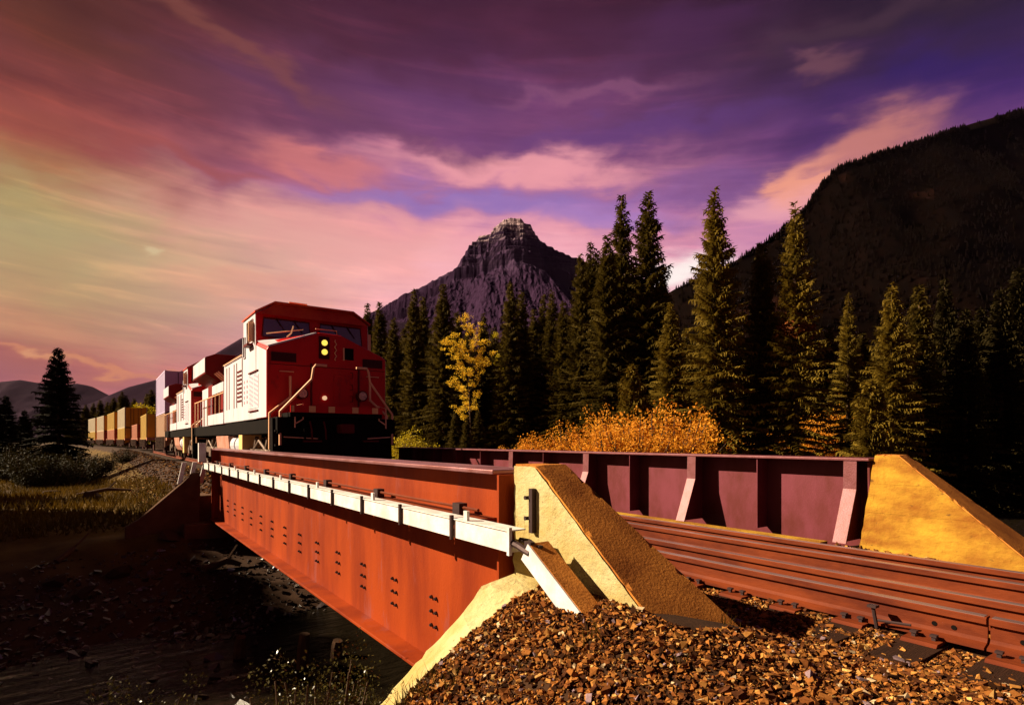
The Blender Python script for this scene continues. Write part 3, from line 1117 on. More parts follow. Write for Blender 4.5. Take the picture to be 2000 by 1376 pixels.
# ------------------------------------------------------------------ track
def rail_profile(x, h=.172, w=.070, base=.14):
    b = base / 2
    return [(x - b, -h), (x + b, -h), (x + b, -h + .012), (x + .02, -h + .030), (x + .009, -h + .05), (x + .009, -.055), (x + .014, -.046),
            (x + w / 2, -.038), (x + w / 2, -.008), (x + w / 2 - .012, 0), (x - w / 2 + .012, 0), (x - w / 2, -.008), (x - w / 2, -.038),
            (x - .014, -.046), (x - .009, -.055), (x - .009, -h + .05), (x - .02, -h + .030), (x - b, -h + .012)]


def track():
    t = thing('railway_track', 'rusty railway track with guard rails crossing the bridge towards the locomotive', 'railway track', (TX, 4, -.2))
    JY = 1.075                               # joint in the near rail

    def rail(x, a, b, name, h=.172):
        o = MB().prism(rail_profile(x, h), 'y', a, b).build(name, M['rail'], t)
        sub('rail_head', MB().box(x - .026, x + .026, a + .01, b - .01, -.002, .0015), M['railtop'], o)
        return o
    xl, xr = TX - .755, TX + .755
    rail(xl, JY + .006, 62, 'rail')
    rail(xl, -9, JY - .006, 'rail')
    rail(xr, -9, 62, 'rail')
    rail(TX - .32, -9, FEND + 5, 'guard_rail')
    rail(TX + .32, -9, FEND + 5, 'guard_rail')
    # bolt holes waiting for a joint bar, near rail
    for y in (1.33, 1.235, .93):
        MB().cyl((xl - .0085, y, -.10), (xl - .012, y, -.10), .014, 10).build('bolt_hole', M['black'], t)
    k = 0
    sl = MB().box(-1.3, 1.3, -.11, .11, -.16, 0).mesh('sleeper')
    sl.materials.append(M['timber'])
    pl = MB()
    pl.add([(-.19, -.09, 0), (.19, -.09, 0), (.19, .09, 0), (-.19, .09, 0), (-.17, -.09, .018), (.17, -.09, .018), (.17, .09, .018), (-.17, .09, .018)],
           [(0, 3, 2, 1), (4, 5, 6, 7), (0, 1, 5, 4), (1, 2, 6, 5), (2, 3, 7, 6), (3, 0, 4, 7)])
    pm = pl.mesh('tie_plate')
    pm.materials.append(M['rail'])
    sk = MB()
    for dx in (-.10, .10):
        for dy in (-.05, .05):
            sk.box(dx - .010, dx + .010, dy - .010, dy + .010, 0, .022)
            sk.box(dx - .017, dx + .017, dy - .017, dy + .017, .022, .034)
    skm = sk.mesh('spike')
    skm.materials.append(M['bolt'])
    y = -3.45
    base = Vector((TX, 4, -.2))
    while y < 24:
        o = link('sleeper', sl, None, t)
        o.location = Vector((TX + random.uniform(-.03, .03), y, -.192)) - base
        for x in (xl, xr):
            if y < 8:
                q = link('tie_plate', pm, None, o)
                q.location = Vector((x - TX, 0, .001))
                s_ = link('spike', skm, None, o)
                s_.location = Vector((x - TX, 0, .018))
                s_['kind'] = 'stuff'
        y += .40
    # a loose rail anchor against the foot of the near rail
    a = thing('rail_anchor', 'loose bent rail anchor and spike leaning on the near rail foot', 'rail anchor', (xl - .12, 1.62, -.15))
    MB().tube([(xl - .10, 1.60, -.18), (xl - .11, 1.61, -.10), (xl - .115, 1.615, -.055)], .011, 6).build('shank', M['bolt'], a)
    MB().box(xl - .14, xl - .09, 1.59, 1.64, -.055, -.04).build('head', M['bolt'], a)
    MB().tube([(xl - .11, 1.59, -.13), (xl - .10, 1.50, -.125), (xl - .09, 1.42, -.12)], .009, 6).build('bent_bar', M['bolt'], a)


track()


# ------------------------------------------------------------------ locomotives
def truss_truck(yc, m_parent, side_m):
    for sx in (-1, 1):
        o = MB()
        x0 = sx * 1.18
        o.box(x0 - .06, x0 + .06, yc - 1.9, yc + 1.9, .50, .72)
        for k in (-1.35, 0, 1.35):
            o.box(x0 - .09, x0 + .09, yc + k - .22, yc + k + .22, .34, .62)
            o.tube([(x0 + sx * .02, yc + k - .45, 1.05), (x0 + sx * .03, yc + k - .1, .55), (x0 + sx * .03, yc + k + .12, .40)], .05, 6)
        o.tube([(x0 + sx * .05, yc - 1.5, .95), (x0 + sx * .05, yc - .6, .6), (x0 + sx * .05, yc + .5, .95), (x0 + sx * .05, yc + 1.4, .6)], .035, 6)
        t = o.build('truck_side', side_m, m_parent)
        for k in (-1.35, 0, 1.35):
            w = MB().cyl((sx * .70, yc + k, .53), (sx * .83, yc + k, .53), .53, 20)
            w.cyl((0, yc + k, .53), (sx * .70, yc + k, .53), .09, 8)
            sub('wheel', w, M['rubber'], t)


def make_loco(lead=True):
    """front at y=0, runs back to y=13.2; z from rail top"""
    L = thing('locomotive', 'red nosed locomotive with lit twin headlights at the head of the train', 'locomotive', (0, 0, 0), 'locomotives', world=False)
    hw = 1.5
    MB().box(-hw + .06, hw - .06, -.75, 13.1, 1.12, 1.5).build('underframe', M['black'], L, bevel=.02)
    # nose: gabled top, flat front, chamfered cheeks
    n = MB()
    fr = [(-hw, 1.5), (hw, 1.5), (hw, 3.10), (hw - .10, 3.17), (.30, 3.63), (-.25, 3.65), (-hw + .04, 3.19), (-hw, 3.12)]
    bk = [(-hw, 1.5), (hw, 1.5), (hw, 3.36), (hw - .10, 3.42), (.30, 3.72), (-.25, 3.74), (-hw + .04, 3.44), (-hw, 3.38)]
    n.add([(x, 0, z) for x, z in fr] + [(x, 1.1, z) for x, z in bk], [tuple(range(8)), tuple(range(8, 16))[::-1]] + [(i, (i + 1) % 8, 8 + (i + 1) % 8, 8 + i) for i in range(8)])
    nose = n.build('nose', M['red'], L, bevel=.03)
    # cheeks and shoulder of the nose, painted white for sun glare
    for sx in (-1, 1):
        s = MB()
        x = sx * (hw + .004)
        s.add([(x, .03, 1.52), (x, 1.1, 1.52), (x, 1.1, 3.36), (x, .03, 3.1), (x - sx * .012, .03, 1.52), (x - sx * .012, 1.1, 1.52), (x - sx * .012, 1.1, 3.36), (x - sx * .012, .03, 3.1)],
              [(0, 1, 2, 3), (7, 6, 5, 4), (0, 4, 5, 1), (1, 5, 6, 2), (2, 6, 7, 3), (3, 7, 4, 0)])
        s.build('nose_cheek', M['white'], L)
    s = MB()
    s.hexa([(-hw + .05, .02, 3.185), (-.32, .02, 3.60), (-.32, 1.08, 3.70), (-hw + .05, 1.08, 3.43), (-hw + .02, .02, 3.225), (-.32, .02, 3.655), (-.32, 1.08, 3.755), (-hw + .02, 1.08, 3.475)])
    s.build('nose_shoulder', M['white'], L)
    # door, number boards, lamps on the front
    MB().box(.10, .62, -.018, .01, 1.62, 2.62).build('nose_door', M['red'], nose, bevel=.012)
    for x in (-.46, .75):
        MB().box(x - .02, x + .02, -.03, .01, 1.75, 2.86).build('door_post', M['maroon'], nose)
    for x0, x1, z0 in ((-1.40, -.82, 2.86), (.86, 1.40, 2.86)):
        MB().box(x0, x1, -.014, .01, z0, z0 + .22).build('number_board', M['blackred'], nose)
    MB().box(.38, .62, -.02, .01, 3.02, 3.32).build('nose_window', M['black'], nose, bevel=.01)
    MB().box(.34, .372, -.03, .01, 3.0, 3.32).build('window_trim', M['handrail'], nose)
    ch = MB()
    for k in range(7):
        ch.tube([(.14, -.03, 3.50 - .075 * k), (.165 if k % 2 else .115, -.045, 3.465 - .075 * k), (.14, -.03, 3.43 - .075 * k)], .013, 5)
    ch.build('bell_chain', M['handrail'], nose)
    hb = MB().box(-.27, -.01, -.03, .01, 3.0, 3.56).build('headlight_box', M['blackred'], L, bevel=.01)
    for z in (3.40, 3.17):
        sub('headlight', MB().cyl((-.14, -.028, z), (-.14, -.055, z), .072, 20), M['lens'], hb)
    for x in (-.71, .80):
        h = MB().cyl((x, -.02, 2.10), (x, -.16, 2.10), .14, 16).build('ditch_light', M['maroon'], L)
        sub('lens', MB().cyl((x, -.161, 2.10), (x, -.185, 2.10), .105, 16), M['dimlens'], h)
    MB().cyl((-.14, -.02, 2.02), (-.14, -.07, 2.02), .055, 12).build('marker_light', M['marker'], L)
    for z in (1.95, 2.25, 2.55):
        MB().tube([(.52, -.03, z), (.58, -.05, z), (.58, -.05, z + .14), (.52, -.03, z + .14)], .010, 5).build('door_hinge', M['maroon'], nose)
    MB().box(-1.46, 1.46, -.008, .01, 2.78, 2.795).build('nose_seam', M['maroon'], nose)
    for x in (-1.05, 1.12):
        MB().tube([(x - .16, -.01, 2.62), (x - .16, -.06, 2.62), (x + .16, -.06, 2.62), (x + .16, -.01, 2.62)], .012, 5).build('grab_iron', M['handrail'], nose)
    for k in range(5):
        x = -.95 + .16 * k
        MB().tube([(x, -1.03, 1.40), (x + .02, -1.10, 1.2), (x + .04, -1.08, .98)], .020, 6).build('air_hose', M['maroon'] if k % 2 else M['black'], L)
    # cab
    c = MB()
    yw, yb = 1.12, 2.75
    z0, ze, zr = 1.5, 4.22, 4.50
    fr = [(-hw, z0), (hw, z0), (hw, ze), (1.02, zr), (-1.02, zr), (-hw, ze)]
    c.add([(x, yw + (z - z0) * .05, z) for x, z in fr] + [(x, yb, z) for x, z in fr],
          [tuple(range(6)), tuple(range(6, 12))[::-1]] + [(i, (i + 1) % 6, 6 + (i + 1) % 6, 6 + i) for i in range(6)])
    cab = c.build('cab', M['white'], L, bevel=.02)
    yf = yw + (4.0 - z0) * .05
    fp = MB()
    fp.add([(x, yw + (z - z0) * .05 - .012, z) for x, z in [(-hw + .02, 3.3), (hw - .02, 3.3), (hw - .02, 4.2), (1.02, 4.49), (-1.02, 4.49), (-hw + .02, 4.2)]] +
           [(x, yw + (z - z0) * .05 - .002, z) for x, z in [(-hw + .02, 3.3), (hw - .02, 3.3), (hw - .02, 4.2), (1.02, 4.49), (-1.02, 4.49), (-hw + .02, 4.2)]],
           [tuple(range(6)), tuple(range(6, 12))[::-1]] + [(i, (i + 1) % 6, 6 + (i + 1) % 6, 6 + i) for i in range(6)])
    fp.build('cab_front', M['red'], L)
    rf = MB()
    rf.add([(x, y, z) for y in (yw + .02, yb + .05) for x, z in [(-hw - .03, 4.21), (-1.03, 4.505), (1.03, 4.505), (hw + .03, 4.21), (hw + .03, 4.25), (1.04, 4.55), (-1.04, 4.55), (-hw - .03, 4.25)]],
           [tuple(range(8)), tuple(range(8, 16))[::-1]] + [(i, (i + 1) % 8, 8 + (i + 1) % 8, 8 + i) for i in range(8)])
    roof = rf.build('cab_roof', M['roofred'], L)
    vz = MB()
    vz.add([(x, y, z) for y, z in ((yw - .04, 4.17), (yw - .02, 4.20)) for x in (-1.40, 1.40)] + [(x, yw + .14, z) for z in (4.49, 4.52) for x in (-1.0, 1.0)],
           [(0, 1, 5, 4), (2, 6, 7, 3), (0, 4, 6, 2), (1, 3, 7, 5), (0, 2, 3, 1), (4, 5, 7, 6)])
    vz.build('brow', M['roofred'], L)
    for x0, x1 in ((-1.34, -.12), (.10, 1.30)):
        def q(x, z, d):
            return (x, yw + (z - z0) * .05 - d, z)
        w = MB()
        zz0, zz1 = 3.62, 4.10
        w.hexa([q(x0, zz0, .020), q(x1, zz0, .020), q(x1, zz0, .010), q(x0, zz0, .010), q(x0 + .04, zz1, .020), q(x1 - .04, zz1, .020), q(x1 - .04, zz1, .010), q(x0 + .04, zz1, .010)])
        wd = w.build('windshield', M['glass'], L)
        fr_ = MB()
        loop = [(x0, zz0), (x1, zz0), (x1 - .04, zz1), (x0 + .04, zz1), (x0, zz0)]
        fr_.tube([q(a, b, .025) for a, b in loop], .022, 4)
        sub('window_frame', fr_, M['maroon'], wd)
        for fx in (.38, .74):
            wp = MB()
            xx = x0 + (x1 - x0) * fx
            wp.tube([q(xx - .12, zz1 + .02, .05), q(xx, zz1 - .17, .05)], .014, 5)
            wp.tube([q(xx - .02, zz1 - .12, .05), q(xx + .10, zz1 - .30, .05)], .010, 5)
            sub('wiper', wp, M['blackred'], wd)
    for sx in (-1, 1):
        x = sx * (hw + .006)
        for y0, y1, a, b_ in ((1.45, 2.15, 3.50, 4.08), (2.42, 2.68, 3.2, 3.75)):
            wd = MB().box(min(x, x - sx * .03), max(x, x - sx * .03), y0, y1, a, b_).build('side_window', M['brownglass'], L)
            fr_ = MB().tube([(x + sx * .01, y0, a), (x + sx * .01, y1, a), (x + sx * .01, y1, b_), (x + sx * .01, y0, b_), (x + sx * .01, y0, a)], .02, 4)
            sub('window_frame', fr_, M['white'], wd)
        MB().box(min(x, x + sx * .13), max(x, x + sx * .13), 1.38, 1.42, 3.5, 4.0).build('wind_deflector', M['handrail'], L)
        MB().box(min(x, x + sx * .14), max(x, x + sx * .14), 1.5, 2.0, 3.40, 3.46).build('arm_rest', M['maroon'], L)
        # hazard stripes under the window
        pn = MB().box(min(x, x + sx * .006), max(x, x + sx * .006), .85, 1.95, 1.78, 2.62).build('stripe_panel', M['white'], L)
        st = MB()
        for cx0 in (.88, 1.44):
            for k in range(7):
                zz = 1.82 + k * .115
                xx = x + sx * .008
                st.add([(xx, cx0, zz), (xx, cx0 + .46, zz + .10), (xx, cx0 + .46, zz + .155), (xx, cx0, zz + .055)], [(0, 1, 2, 3)])
        sub('stripe', st, M['stripe'], pn)
        lt = MB()
        for k in range(5):
            for j in range(2):
                lt.box(min(x, x + sx * .004), max(x, x + sx * .004), 2.18 + j * .35, 2.30 + j * .35, 1.95 + k * .14, 2.02 + k * .14)
        lt.build('small_lettering', M['stripe'], L, kind='stuff')
        MB().box(min(x, x + sx * .03), max(x, x + sx * .03), .85, 1.95, 2.70, 2.73).build('grab_rail', M['maroon'], L)
        MB().box(min(x, x + sx * .03), max(x, x + sx * .03), .85, 1.95, 1.70, 1.73).build('grab_rail', M['maroon'], L)
    MB().tube([(-.50, 1.9, 4.55), (-.50, 1.9, 4.74), (-.02, 1.9, 4.74), (-.02, 1.9, 4.55)], .018, 6).build('roof_loop', M['handrail'], L)
    MB().tube([(-.95, .35, 3.52), (-.85, .33, 3.62), (-.80, .33, 3.80)], .02, 6).build('washer_arm', M['handrail'], L)
    MB().tube([(-1.35, .7, 3.62), (-.5, .55, 3.78)], .015, 6).build('nose_grab', M['handrail'], L)
    MB().tube([(-.25, .35, 3.80), (.3, .35, 3.80), (.3, .35, 3.68)], .014, 6).build('nose_grab', M['handrail'], L)
    # electrical cabinet behind the cab, then the engine hood
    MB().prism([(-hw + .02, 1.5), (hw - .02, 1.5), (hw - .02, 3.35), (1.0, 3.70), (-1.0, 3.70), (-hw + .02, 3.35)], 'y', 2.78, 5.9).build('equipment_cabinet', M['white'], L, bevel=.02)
    for sx in (-1, 1):
        x = sx * (hw - .016)
        for y in (2.95, 3.75, 4.15, 4.95, 5.35):
            MB().box(min(x, x + sx * .008), max(x, x + sx * .008), y, y + .06, 1.9, 3.2 if y > 3 else 3.3).build('panel_seam', M['maroon'], L)
        lv = MB()
        for k in range(8):
            lv.box(min(x, x + sx * .012), max(x, x + sx * .012), 3.10, 3.66, 2.05 + k * .12, 2.10 + k * .12)
        lv.build('louvre', M['maroon'], L, kind='stuff')
        MB().tube([(x + sx * .03, 2.9, 3.33), (x + sx * .03, 5.8, 3.33)], .018, 6).build('hand_rail', M['handrail'], L)
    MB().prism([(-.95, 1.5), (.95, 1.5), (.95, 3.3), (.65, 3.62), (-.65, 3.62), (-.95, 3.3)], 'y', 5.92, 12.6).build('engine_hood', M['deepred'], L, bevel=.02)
    for sx in (-1, 1):
        x = sx * .958
        for k in range(5):
            y = 6.2 + k * .62
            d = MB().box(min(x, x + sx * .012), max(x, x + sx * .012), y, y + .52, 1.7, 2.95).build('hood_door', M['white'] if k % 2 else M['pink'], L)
            sub('door_handle', MB().box(min(x, x + sx * .04), max(x, x + sx * .04), y + .42, y + .46, 2.1, 2.3), M['maroon'], d)
        x = sx * hw
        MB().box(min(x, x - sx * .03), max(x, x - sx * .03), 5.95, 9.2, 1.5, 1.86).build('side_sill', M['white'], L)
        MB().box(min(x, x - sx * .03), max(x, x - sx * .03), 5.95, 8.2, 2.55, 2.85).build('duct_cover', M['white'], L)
    # radiators at the rear overhang the hood
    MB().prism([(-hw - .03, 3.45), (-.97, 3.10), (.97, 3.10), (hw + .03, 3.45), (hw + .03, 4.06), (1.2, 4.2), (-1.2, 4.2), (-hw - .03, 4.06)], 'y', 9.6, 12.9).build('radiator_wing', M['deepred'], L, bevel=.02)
    for sx in (-1, 1):
        x = sx * (hw + .034)
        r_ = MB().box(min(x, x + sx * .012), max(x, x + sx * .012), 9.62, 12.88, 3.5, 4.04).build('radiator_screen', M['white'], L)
        x = sx * 1.2
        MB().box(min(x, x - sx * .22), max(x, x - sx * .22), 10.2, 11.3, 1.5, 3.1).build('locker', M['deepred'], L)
        MB().box(min(x, x - sx * .2), max(x, x - sx * .2), 11.32, 12.9, 1.5, 3.05).build('locker', M['white'], L)
        for k in range(3):
            MB().tube([(sx * .97, 8.2 + k * .4, 3.1), (sx * 1.3, 8.25 + k * .4, 3.4)], .03, 5).build('roof_strut', M['handrail'], L)
        # walkway stanchions and rail
        x = sx * (hw - .03)
        rail = MB().tube([(x, 6.0, 2.5), (x, 13.0, 2.5)], .020, 6).build('walkway_rail', M['handrail'], L)
        for k in range(9):
            sub('stanchion', MB().tube([(x, 6.0 + k * .87, 1.5), (x, 6.0 + k * .87, 2.52)], .020, 5), M['handrail'] if k % 3 else M['white'], rail)
        # tanks slung below
        tk = MB().prism([(sx * 1.42, 1.1), (sx * .6, 1.1), (sx * .6, .35), (sx * 1.0, .35), (sx * 1.25, .45), (sx * 1.38, .7)], 'y', 5.6, 7.9).build('fuel_tank', M['pink'], L, bevel=.02)
        for y in (3.95, 4.75):
            MB().cyl((sx * 1.10, y, .82), (sx * 1.10, y + .62, .82), .30, 18).build('air_reservoir', M['white'], L, smooth=False)
        MB().box(min(sx * 1.42, sx * .9), max(sx * 1.42, sx * .9), 3.35, 3.85, .35, 1.12).build('battery_box', M['cream'], L, bevel=.01)
    truss_truck(1.6, L, M['rubber'])
    truss_truck(10.4, L, M['rubber'])
    # front porch: anticlimber with reflectors, steps, plow
    MB().box(-1.22, .98, -1.0, -.02, 1.5, 1.6).build('porch', M['black'], L)
    ac = MB().box(-1.22, .98, -1.03, -1.001, 1.60, 1.76).build('anticlimber', M['red'], L)
    for x in (-1.19, -.80, -.35, .22, .72):
        sub('reflector', MB().box(x - .01, x + (.14 if abs(x) < 1 else .05), -1.04, -1.031, 1.61, 1.75), M['cream'], ac)
    plow = MB().add([(-1.5, -.55, 1.48), (1.42, -.55, 1.48), (1.42, -.60, .2), (-1.5, -.60, .2), (0, -1.02, 1.48), (0, -1.15, .2),
                     (-1.5, -.35, 1.48), (1.42, -.35, 1.48), (1.42, -.35, .2), (-1.5, -.35, .2)],
                    [(0, 4, 5, 3), (4, 1, 2, 5), (6, 9, 8, 7), (0, 3, 9, 6), (1, 7, 8, 2), (0, 6, 7, 1, 4), (3, 5, 2, 8, 9)])
    b = MB()
    b.add([(-1.5, -.55, 1.48), (1.42, -.55, 1.48), (1.42, -.60, .2), (-1.5, -.60, .2), (0, -1.02, 1.48), (0, -1.15, .2),
           (-1.5, -.35, 1.48), (1.42, -.35, 1.48), (1.42, -.35, .2), (-1.5, -.35, .2)],
          [(0, 4, 5, 3), (4, 1, 2, 5), (6, 9, 8, 7), (0, 3, 9, 6), (1, 7, 8, 2), (0, 6, 7, 1, 4), (3, 5, 2, 8, 9)])
    b.build('plow', M['black'], L)
    MB().box(-.16, .16, -1.35, -.9, 1.12, 1.34).build('coupler', M['maroon'], L, bevel=.03)
    for sx in (-1, 1):
        xo = sx * 1.47
        xi = sx * .62
        hr = MB()
        hr.tube([(sx * .36, -.9, 2.72), (xi, -.9, 2.72), (xi + sx * .05, -.9, 2.64), (xi + sx * .09, -.9, 2.38), (xo - sx * .10, -.72, 1.62), (xo - sx * .10, -.72, .85)], .030, 6)
        hr.build('stair_rail', M['handrail'], L)
        hr = MB()
        hr.tube([(sx * 1.0, -.16, 2.50), (sx * 1.0, -.16, 2.0), (xo, -.16, 1.60), (xo, -.16, .75)], .030, 6)
        hr.build('stair_rail', M['handrail'], L)
        st = MB()
        for k in range(3):
            st.box(min(xo, xo - sx * .45), max(xo, xo - sx * .45), -.7, -.12, .5 + k * .33, .54 + k * .33)
        st.build('step', M['black'], L)
        MB().tube([(sx * 1.1, -.95, 1.25), (sx * 1.1, -.95, 1.75), (sx * .92, -.95, 1.80), (sx * .92, -.95, 1.45), (sx * 1.08, -.95, 1.35)], .018, 5).build('uncoupling_lever', M['handrail'], L)
        MB().tube([(sx * .6, -1.02, 1.0), (sx * 1.3, -.75, 1.04)], .014, 5).build('hose', M['handrail'], L)
        MB().box(min(sx * .5, sx * .9), max(sx * .5, sx * .9), -1.0, -.8, .92, .96).build('foot_board', M['maroon'], L)
    return L


loco = make_loco()
loco.location = (TX, 14.6, 0)
loco2 = copy_tree(loco)
loco2.location = (TX, 28.6, 0)
loco2['label'] = 'second locomotive, sides whitened with painted glare, coupled behind the red nosed leader'


# ------------------------------------------------------------------ container train
def container(name, label, w, l, h, side_m, loc, rz, group='shipping containers on the train', door_m=None):
    c = thing(name, label, 'shipping container', loc, group, world=False)
    c.rotation_euler = (0, 0, rz)
    hw = w / 2
    n = int(l / .28)
    for sx in (-1, 1):                          # corrugated long sides
        poly = []
        for k in range(n):
            y = .12 + (l - .24) * k / n
            dy = (l - .24) / n
            for f, d in ((0, 0), (.3, 0), (.5, .035), (.8, .035)):
                poly.append((sx * (hw - .01 - d), y + dy * f))
        poly += [(sx * (hw - .08), l - .12), (sx * (hw - .08), .12)]
        MB().prism(poly, 'z', .12, h - .1).build('side_panel', side_m, c)
    MB().box(-hw + .07, hw - .07, .02, l - .02, .1, h - .03).build('end_wall', door_m or side_m, c)
    fr = MB()
    for sx in (-1, 1):
        for y in (0, l - .12):
            x = sx * hw
            fr.box(min(x, x - sx * .1), max(x, x - sx * .1), y, y + .12, 0, h)
        fr.box(min(sx * hw, sx * (hw - .06)), max(sx * hw, sx * (hw - .06)), .12, l - .12, 0, .12)
        fr.box(min(sx * hw, sx * (hw - .06)), max(sx * hw, sx * (hw - .06)), .12, l - .12, h - .1, h)
    fr.build('frame', side_m, c)
    d = MB()
    for x in (-.6, -.25, .25, .6):
        d.tube([(x, -.005, .15), (x, -.005, h - .12)], .022, 5)
    d.build('lock_rod', M['car'], c)
    return c


def well_car(label, l, loc, rz, tall=.85):
    c = thing('well_car', label, 'freight car', loc, 'freight cars of the train', world=False)
    c.rotation_euler = (0, 0, rz)
    for sx in (-1, 1):
        x = sx * 1.38
        MB().box(min(x, x - sx * .10), max(x, x - sx * .10), .9, l - .9, .35, .35 + tall).build('side_sill', M['car'], c)
        rb = MB()
        for k in range(int((l - 2) / .6)):
            y = 1.1 + k * .6
            rb.box(min(x, x + sx * .05), max(x, x + sx * .05), y, y + .07, .37, .33 + tall)
        rb.build('rib', M['rubber'], c, kind='stuff')
    MB().box(-1.28, 1.28, .85, l - .85, .3, .5).build('floor', M['car'], c)
    for y in (.0, l - 1.0):
        MB().box(-1.3, 1.3, y, y + 1.0, .95, 1.2).build('end_platform', M['salmon'], c)
    for y in (.6, l - .6):
        for dy in (-.5, .5):
            b = MB()
            for sx in (-1, 1):
                b.cyl((sx * .68, y + dy, .42), (sx * .8, y + dy, .42), .42, 14)
            b.cyl((-.68, y + dy, .42), (.68, y + dy, .42), .07, 6)
            b.build('wheel_pair', M['car'], c)
    return c


def train():
    def place(Y):
        x = float(track_x(Y))
        x2 = float(track_x(Y + 6))
        return (x, Y), math.atan2(-(x2 - x), 6.0)
    (x, y), rz = place(43)
    container('shipping_container', 'tall lavender container stacked directly behind the locomotives', 2.7, 7.0, 2.75, M['lavender'], (x, y, 2.68), rz)
    container('shipping_container', 'peach container carried under the tall lavender one', 2.7, 7.0, 2.2, M['peach'], (x, y, .52), rz)
    well_car('brown well car carrying the lavender and peach containers', 8.6, (x, y - .8, 0), rz)
    cars = [  # front Y, length, top material, its height, bottom material, bottom height, labels
        (62, 8, None, 0, 'yellow', 2.35, ('', 'single pale yellow container just left of the peach one'), 'orange'),
        (75, 8, None, 0, 'salmon', 1.7, ('', 'low salmon pink container behind the single yellow one'), 'crimson'),
        (94, 12, 'ivory', 2.75, 'yellow', 2.1, ('big container with a broad orange end, upper of its stack', 'yellow container under the one with the broad orange end'), 'orange'),
        (111, 12, 'yellow', 2.75, 'salmon', 2.1, ('yellow container on a crimson ended one in the row', 'salmon container with crimson end below a yellow one'), 'crimson'),
        (128.5, 12, 'ivory', 2.75, 'peach', 2.1, ('ivory container last but one in the train, upper of its stack', 'peach container last but one in the train, lower of its stack'), 'crimson'),
        (143, 12, 'ivory', 2.75, 'yellow', 2.1, ('ivory container at the tail of the visible train, upper of its stack', 'yellow container at the tail of the visible train, lower of its stack'), 'orange')]
    ends = ['orange', 'crimson', 'orange', 'orange', 'orange', 'orange']
    for (Y, l, tm, th, bm, bh, lb, em), te in zip(cars, ends):
        (x, y), rz = place(Y)
        container('shipping_container', lb[1], 2.6, l, bh, M[bm], (x, y, .52 if tm else 1.0), rz, door_m=M[em])
        if tm:
            container('shipping_container', lb[0], 2.6, l, th, M[tm], (x, y, .54 + bh), rz, door_m=M[te])
        well_car({62: 'flat well car with the single pale yellow container', 75: 'well car with the low salmon container', 94: 'well car under the orange ended stack',
                  111: 'well car under the yellow and salmon stack', 128.5: 'well car under the last stack but one', 143: 'well car at the tail of the visible train'}[Y],
                 l + 1.6, (x, y - .8, 0), rz, .7)


train()


# ------------------------------------------------------------------ trees
def spruce_mesh(seed, H=16.0, Rb=2.4, gap=.26, droop=.10, sparse=0.0, dead=None, up=0.25, nb=(6, 9), power=.8):
    r = np.random.default_rng(seed)
    V, Fc = [], []

    def tri(a, b, c):
        k = len(V)
        V.extend((a, b, c))
        Fc.append((k, k + 1, k + 2))
    z = H * .035
    while z < H - .1:
        t = z / H
        rad = Rb * (1 - t) ** power * (0.75 + 0.5 * r.random()) * (1 - .25 * math.exp(-t * 18)) + .07
        n = int(r.integers(nb[0], nb[1])) if t < .9 else 4
        a0 = r.random() * 6.28
        for k in range(n):
            if r.random() < sparse:
                continue
            a = a0 + 6.283 * k / n + r.normal(0, .25)
            Lb = rad * (0.6 + 0.55 * r.random())
            ca, sa = math.cos(a), math.sin(a)
            slope = up * (t * 2.6 - .75) + r.normal(0, .08)
            stp = max(.13, Lb / 9)
            s = stp * .6
            zz = z + r.normal(0, .08)
            while s < Lb:
                q = s / Lb
                dz = slope * s - droop * s * s + .10 * q ** 3 * Lb
                p = np.array((ca * s, sa * s, zz + dz))
                tl = (.17 + .42 * Lb * (1 - q) * .55 + .06) * (.7 + .6 * r.random())
                tl = min(tl, .75)
                for sd in (-1, 1):
                    aa = a + sd * (.75 + .35 * r.random())
                    w = stp * .62
                    tip = p + np.array((math.cos(aa) * tl, math.sin(aa) * tl, -tl * (.18 + .3 * r.random())))
                    b1 = p + np.array((ca * w, sa * w, .03))
                    b2 = p - np.array((ca * w, sa * w, .03))
                    tri(b1, b2, tip)
                    if r.random() < .6:
                        m_ = p * .45 + tip * .55
                        tri(m_ + np.array((0, 0, .05)), m_ + np.array((ca * .12, sa * .12, -.02)), m_ + np.array((math.cos(aa - sd * .7) * tl * .5, math.sin(aa - sd * .7) * tl * .5, -.16 - .1 * r.random())))
                hang = .12 + .22 * r.random()
                tri(p + np.array((ca * stp * .6, sa * stp * .6, .02)), p - np.array((ca * stp * .6, sa * stp * .6, 0)), p + np.array((r.normal(0, .05), r.normal(0, .05), -hang)))
                s += stp
            e = np.array((ca * Lb, sa * Lb, zz + slope * Lb - droop * Lb * Lb + .1 * Lb))
            tri(e + np.array((-sa * .09, ca * .09, 0)), e + np.array((sa * .09, -ca * .09, 0)), e + np.array((ca * .28, sa * .28, .05)))
        z += gap * (0.75 + .5 * r.random()) * (1.0 - .45 * t)
    tri(np.array((-.05, 0, H - .7)), np.array((.05, .03, H - .7)), np.array((0, 0, H + .12)))
    tri(np.array((0, -.05, H - .7)), np.array((.03, .05, H - .7)), np.array((0, 0, H + .12)))
    return fast_mesh('crown', np.array(V), np.array(Fc))


def trunk_mesh(H, r0):
    m = MB()
    m.tube([(0, 0, -.4), (.02, 0, H * .3), (-.02, .02, H * .65), (0, 0, H * .97)], r0, 7, taper=[1.15, .8, .45, .08])
    me = m.mesh('trunk')
    me.materials.append(M['bark'])
    return me


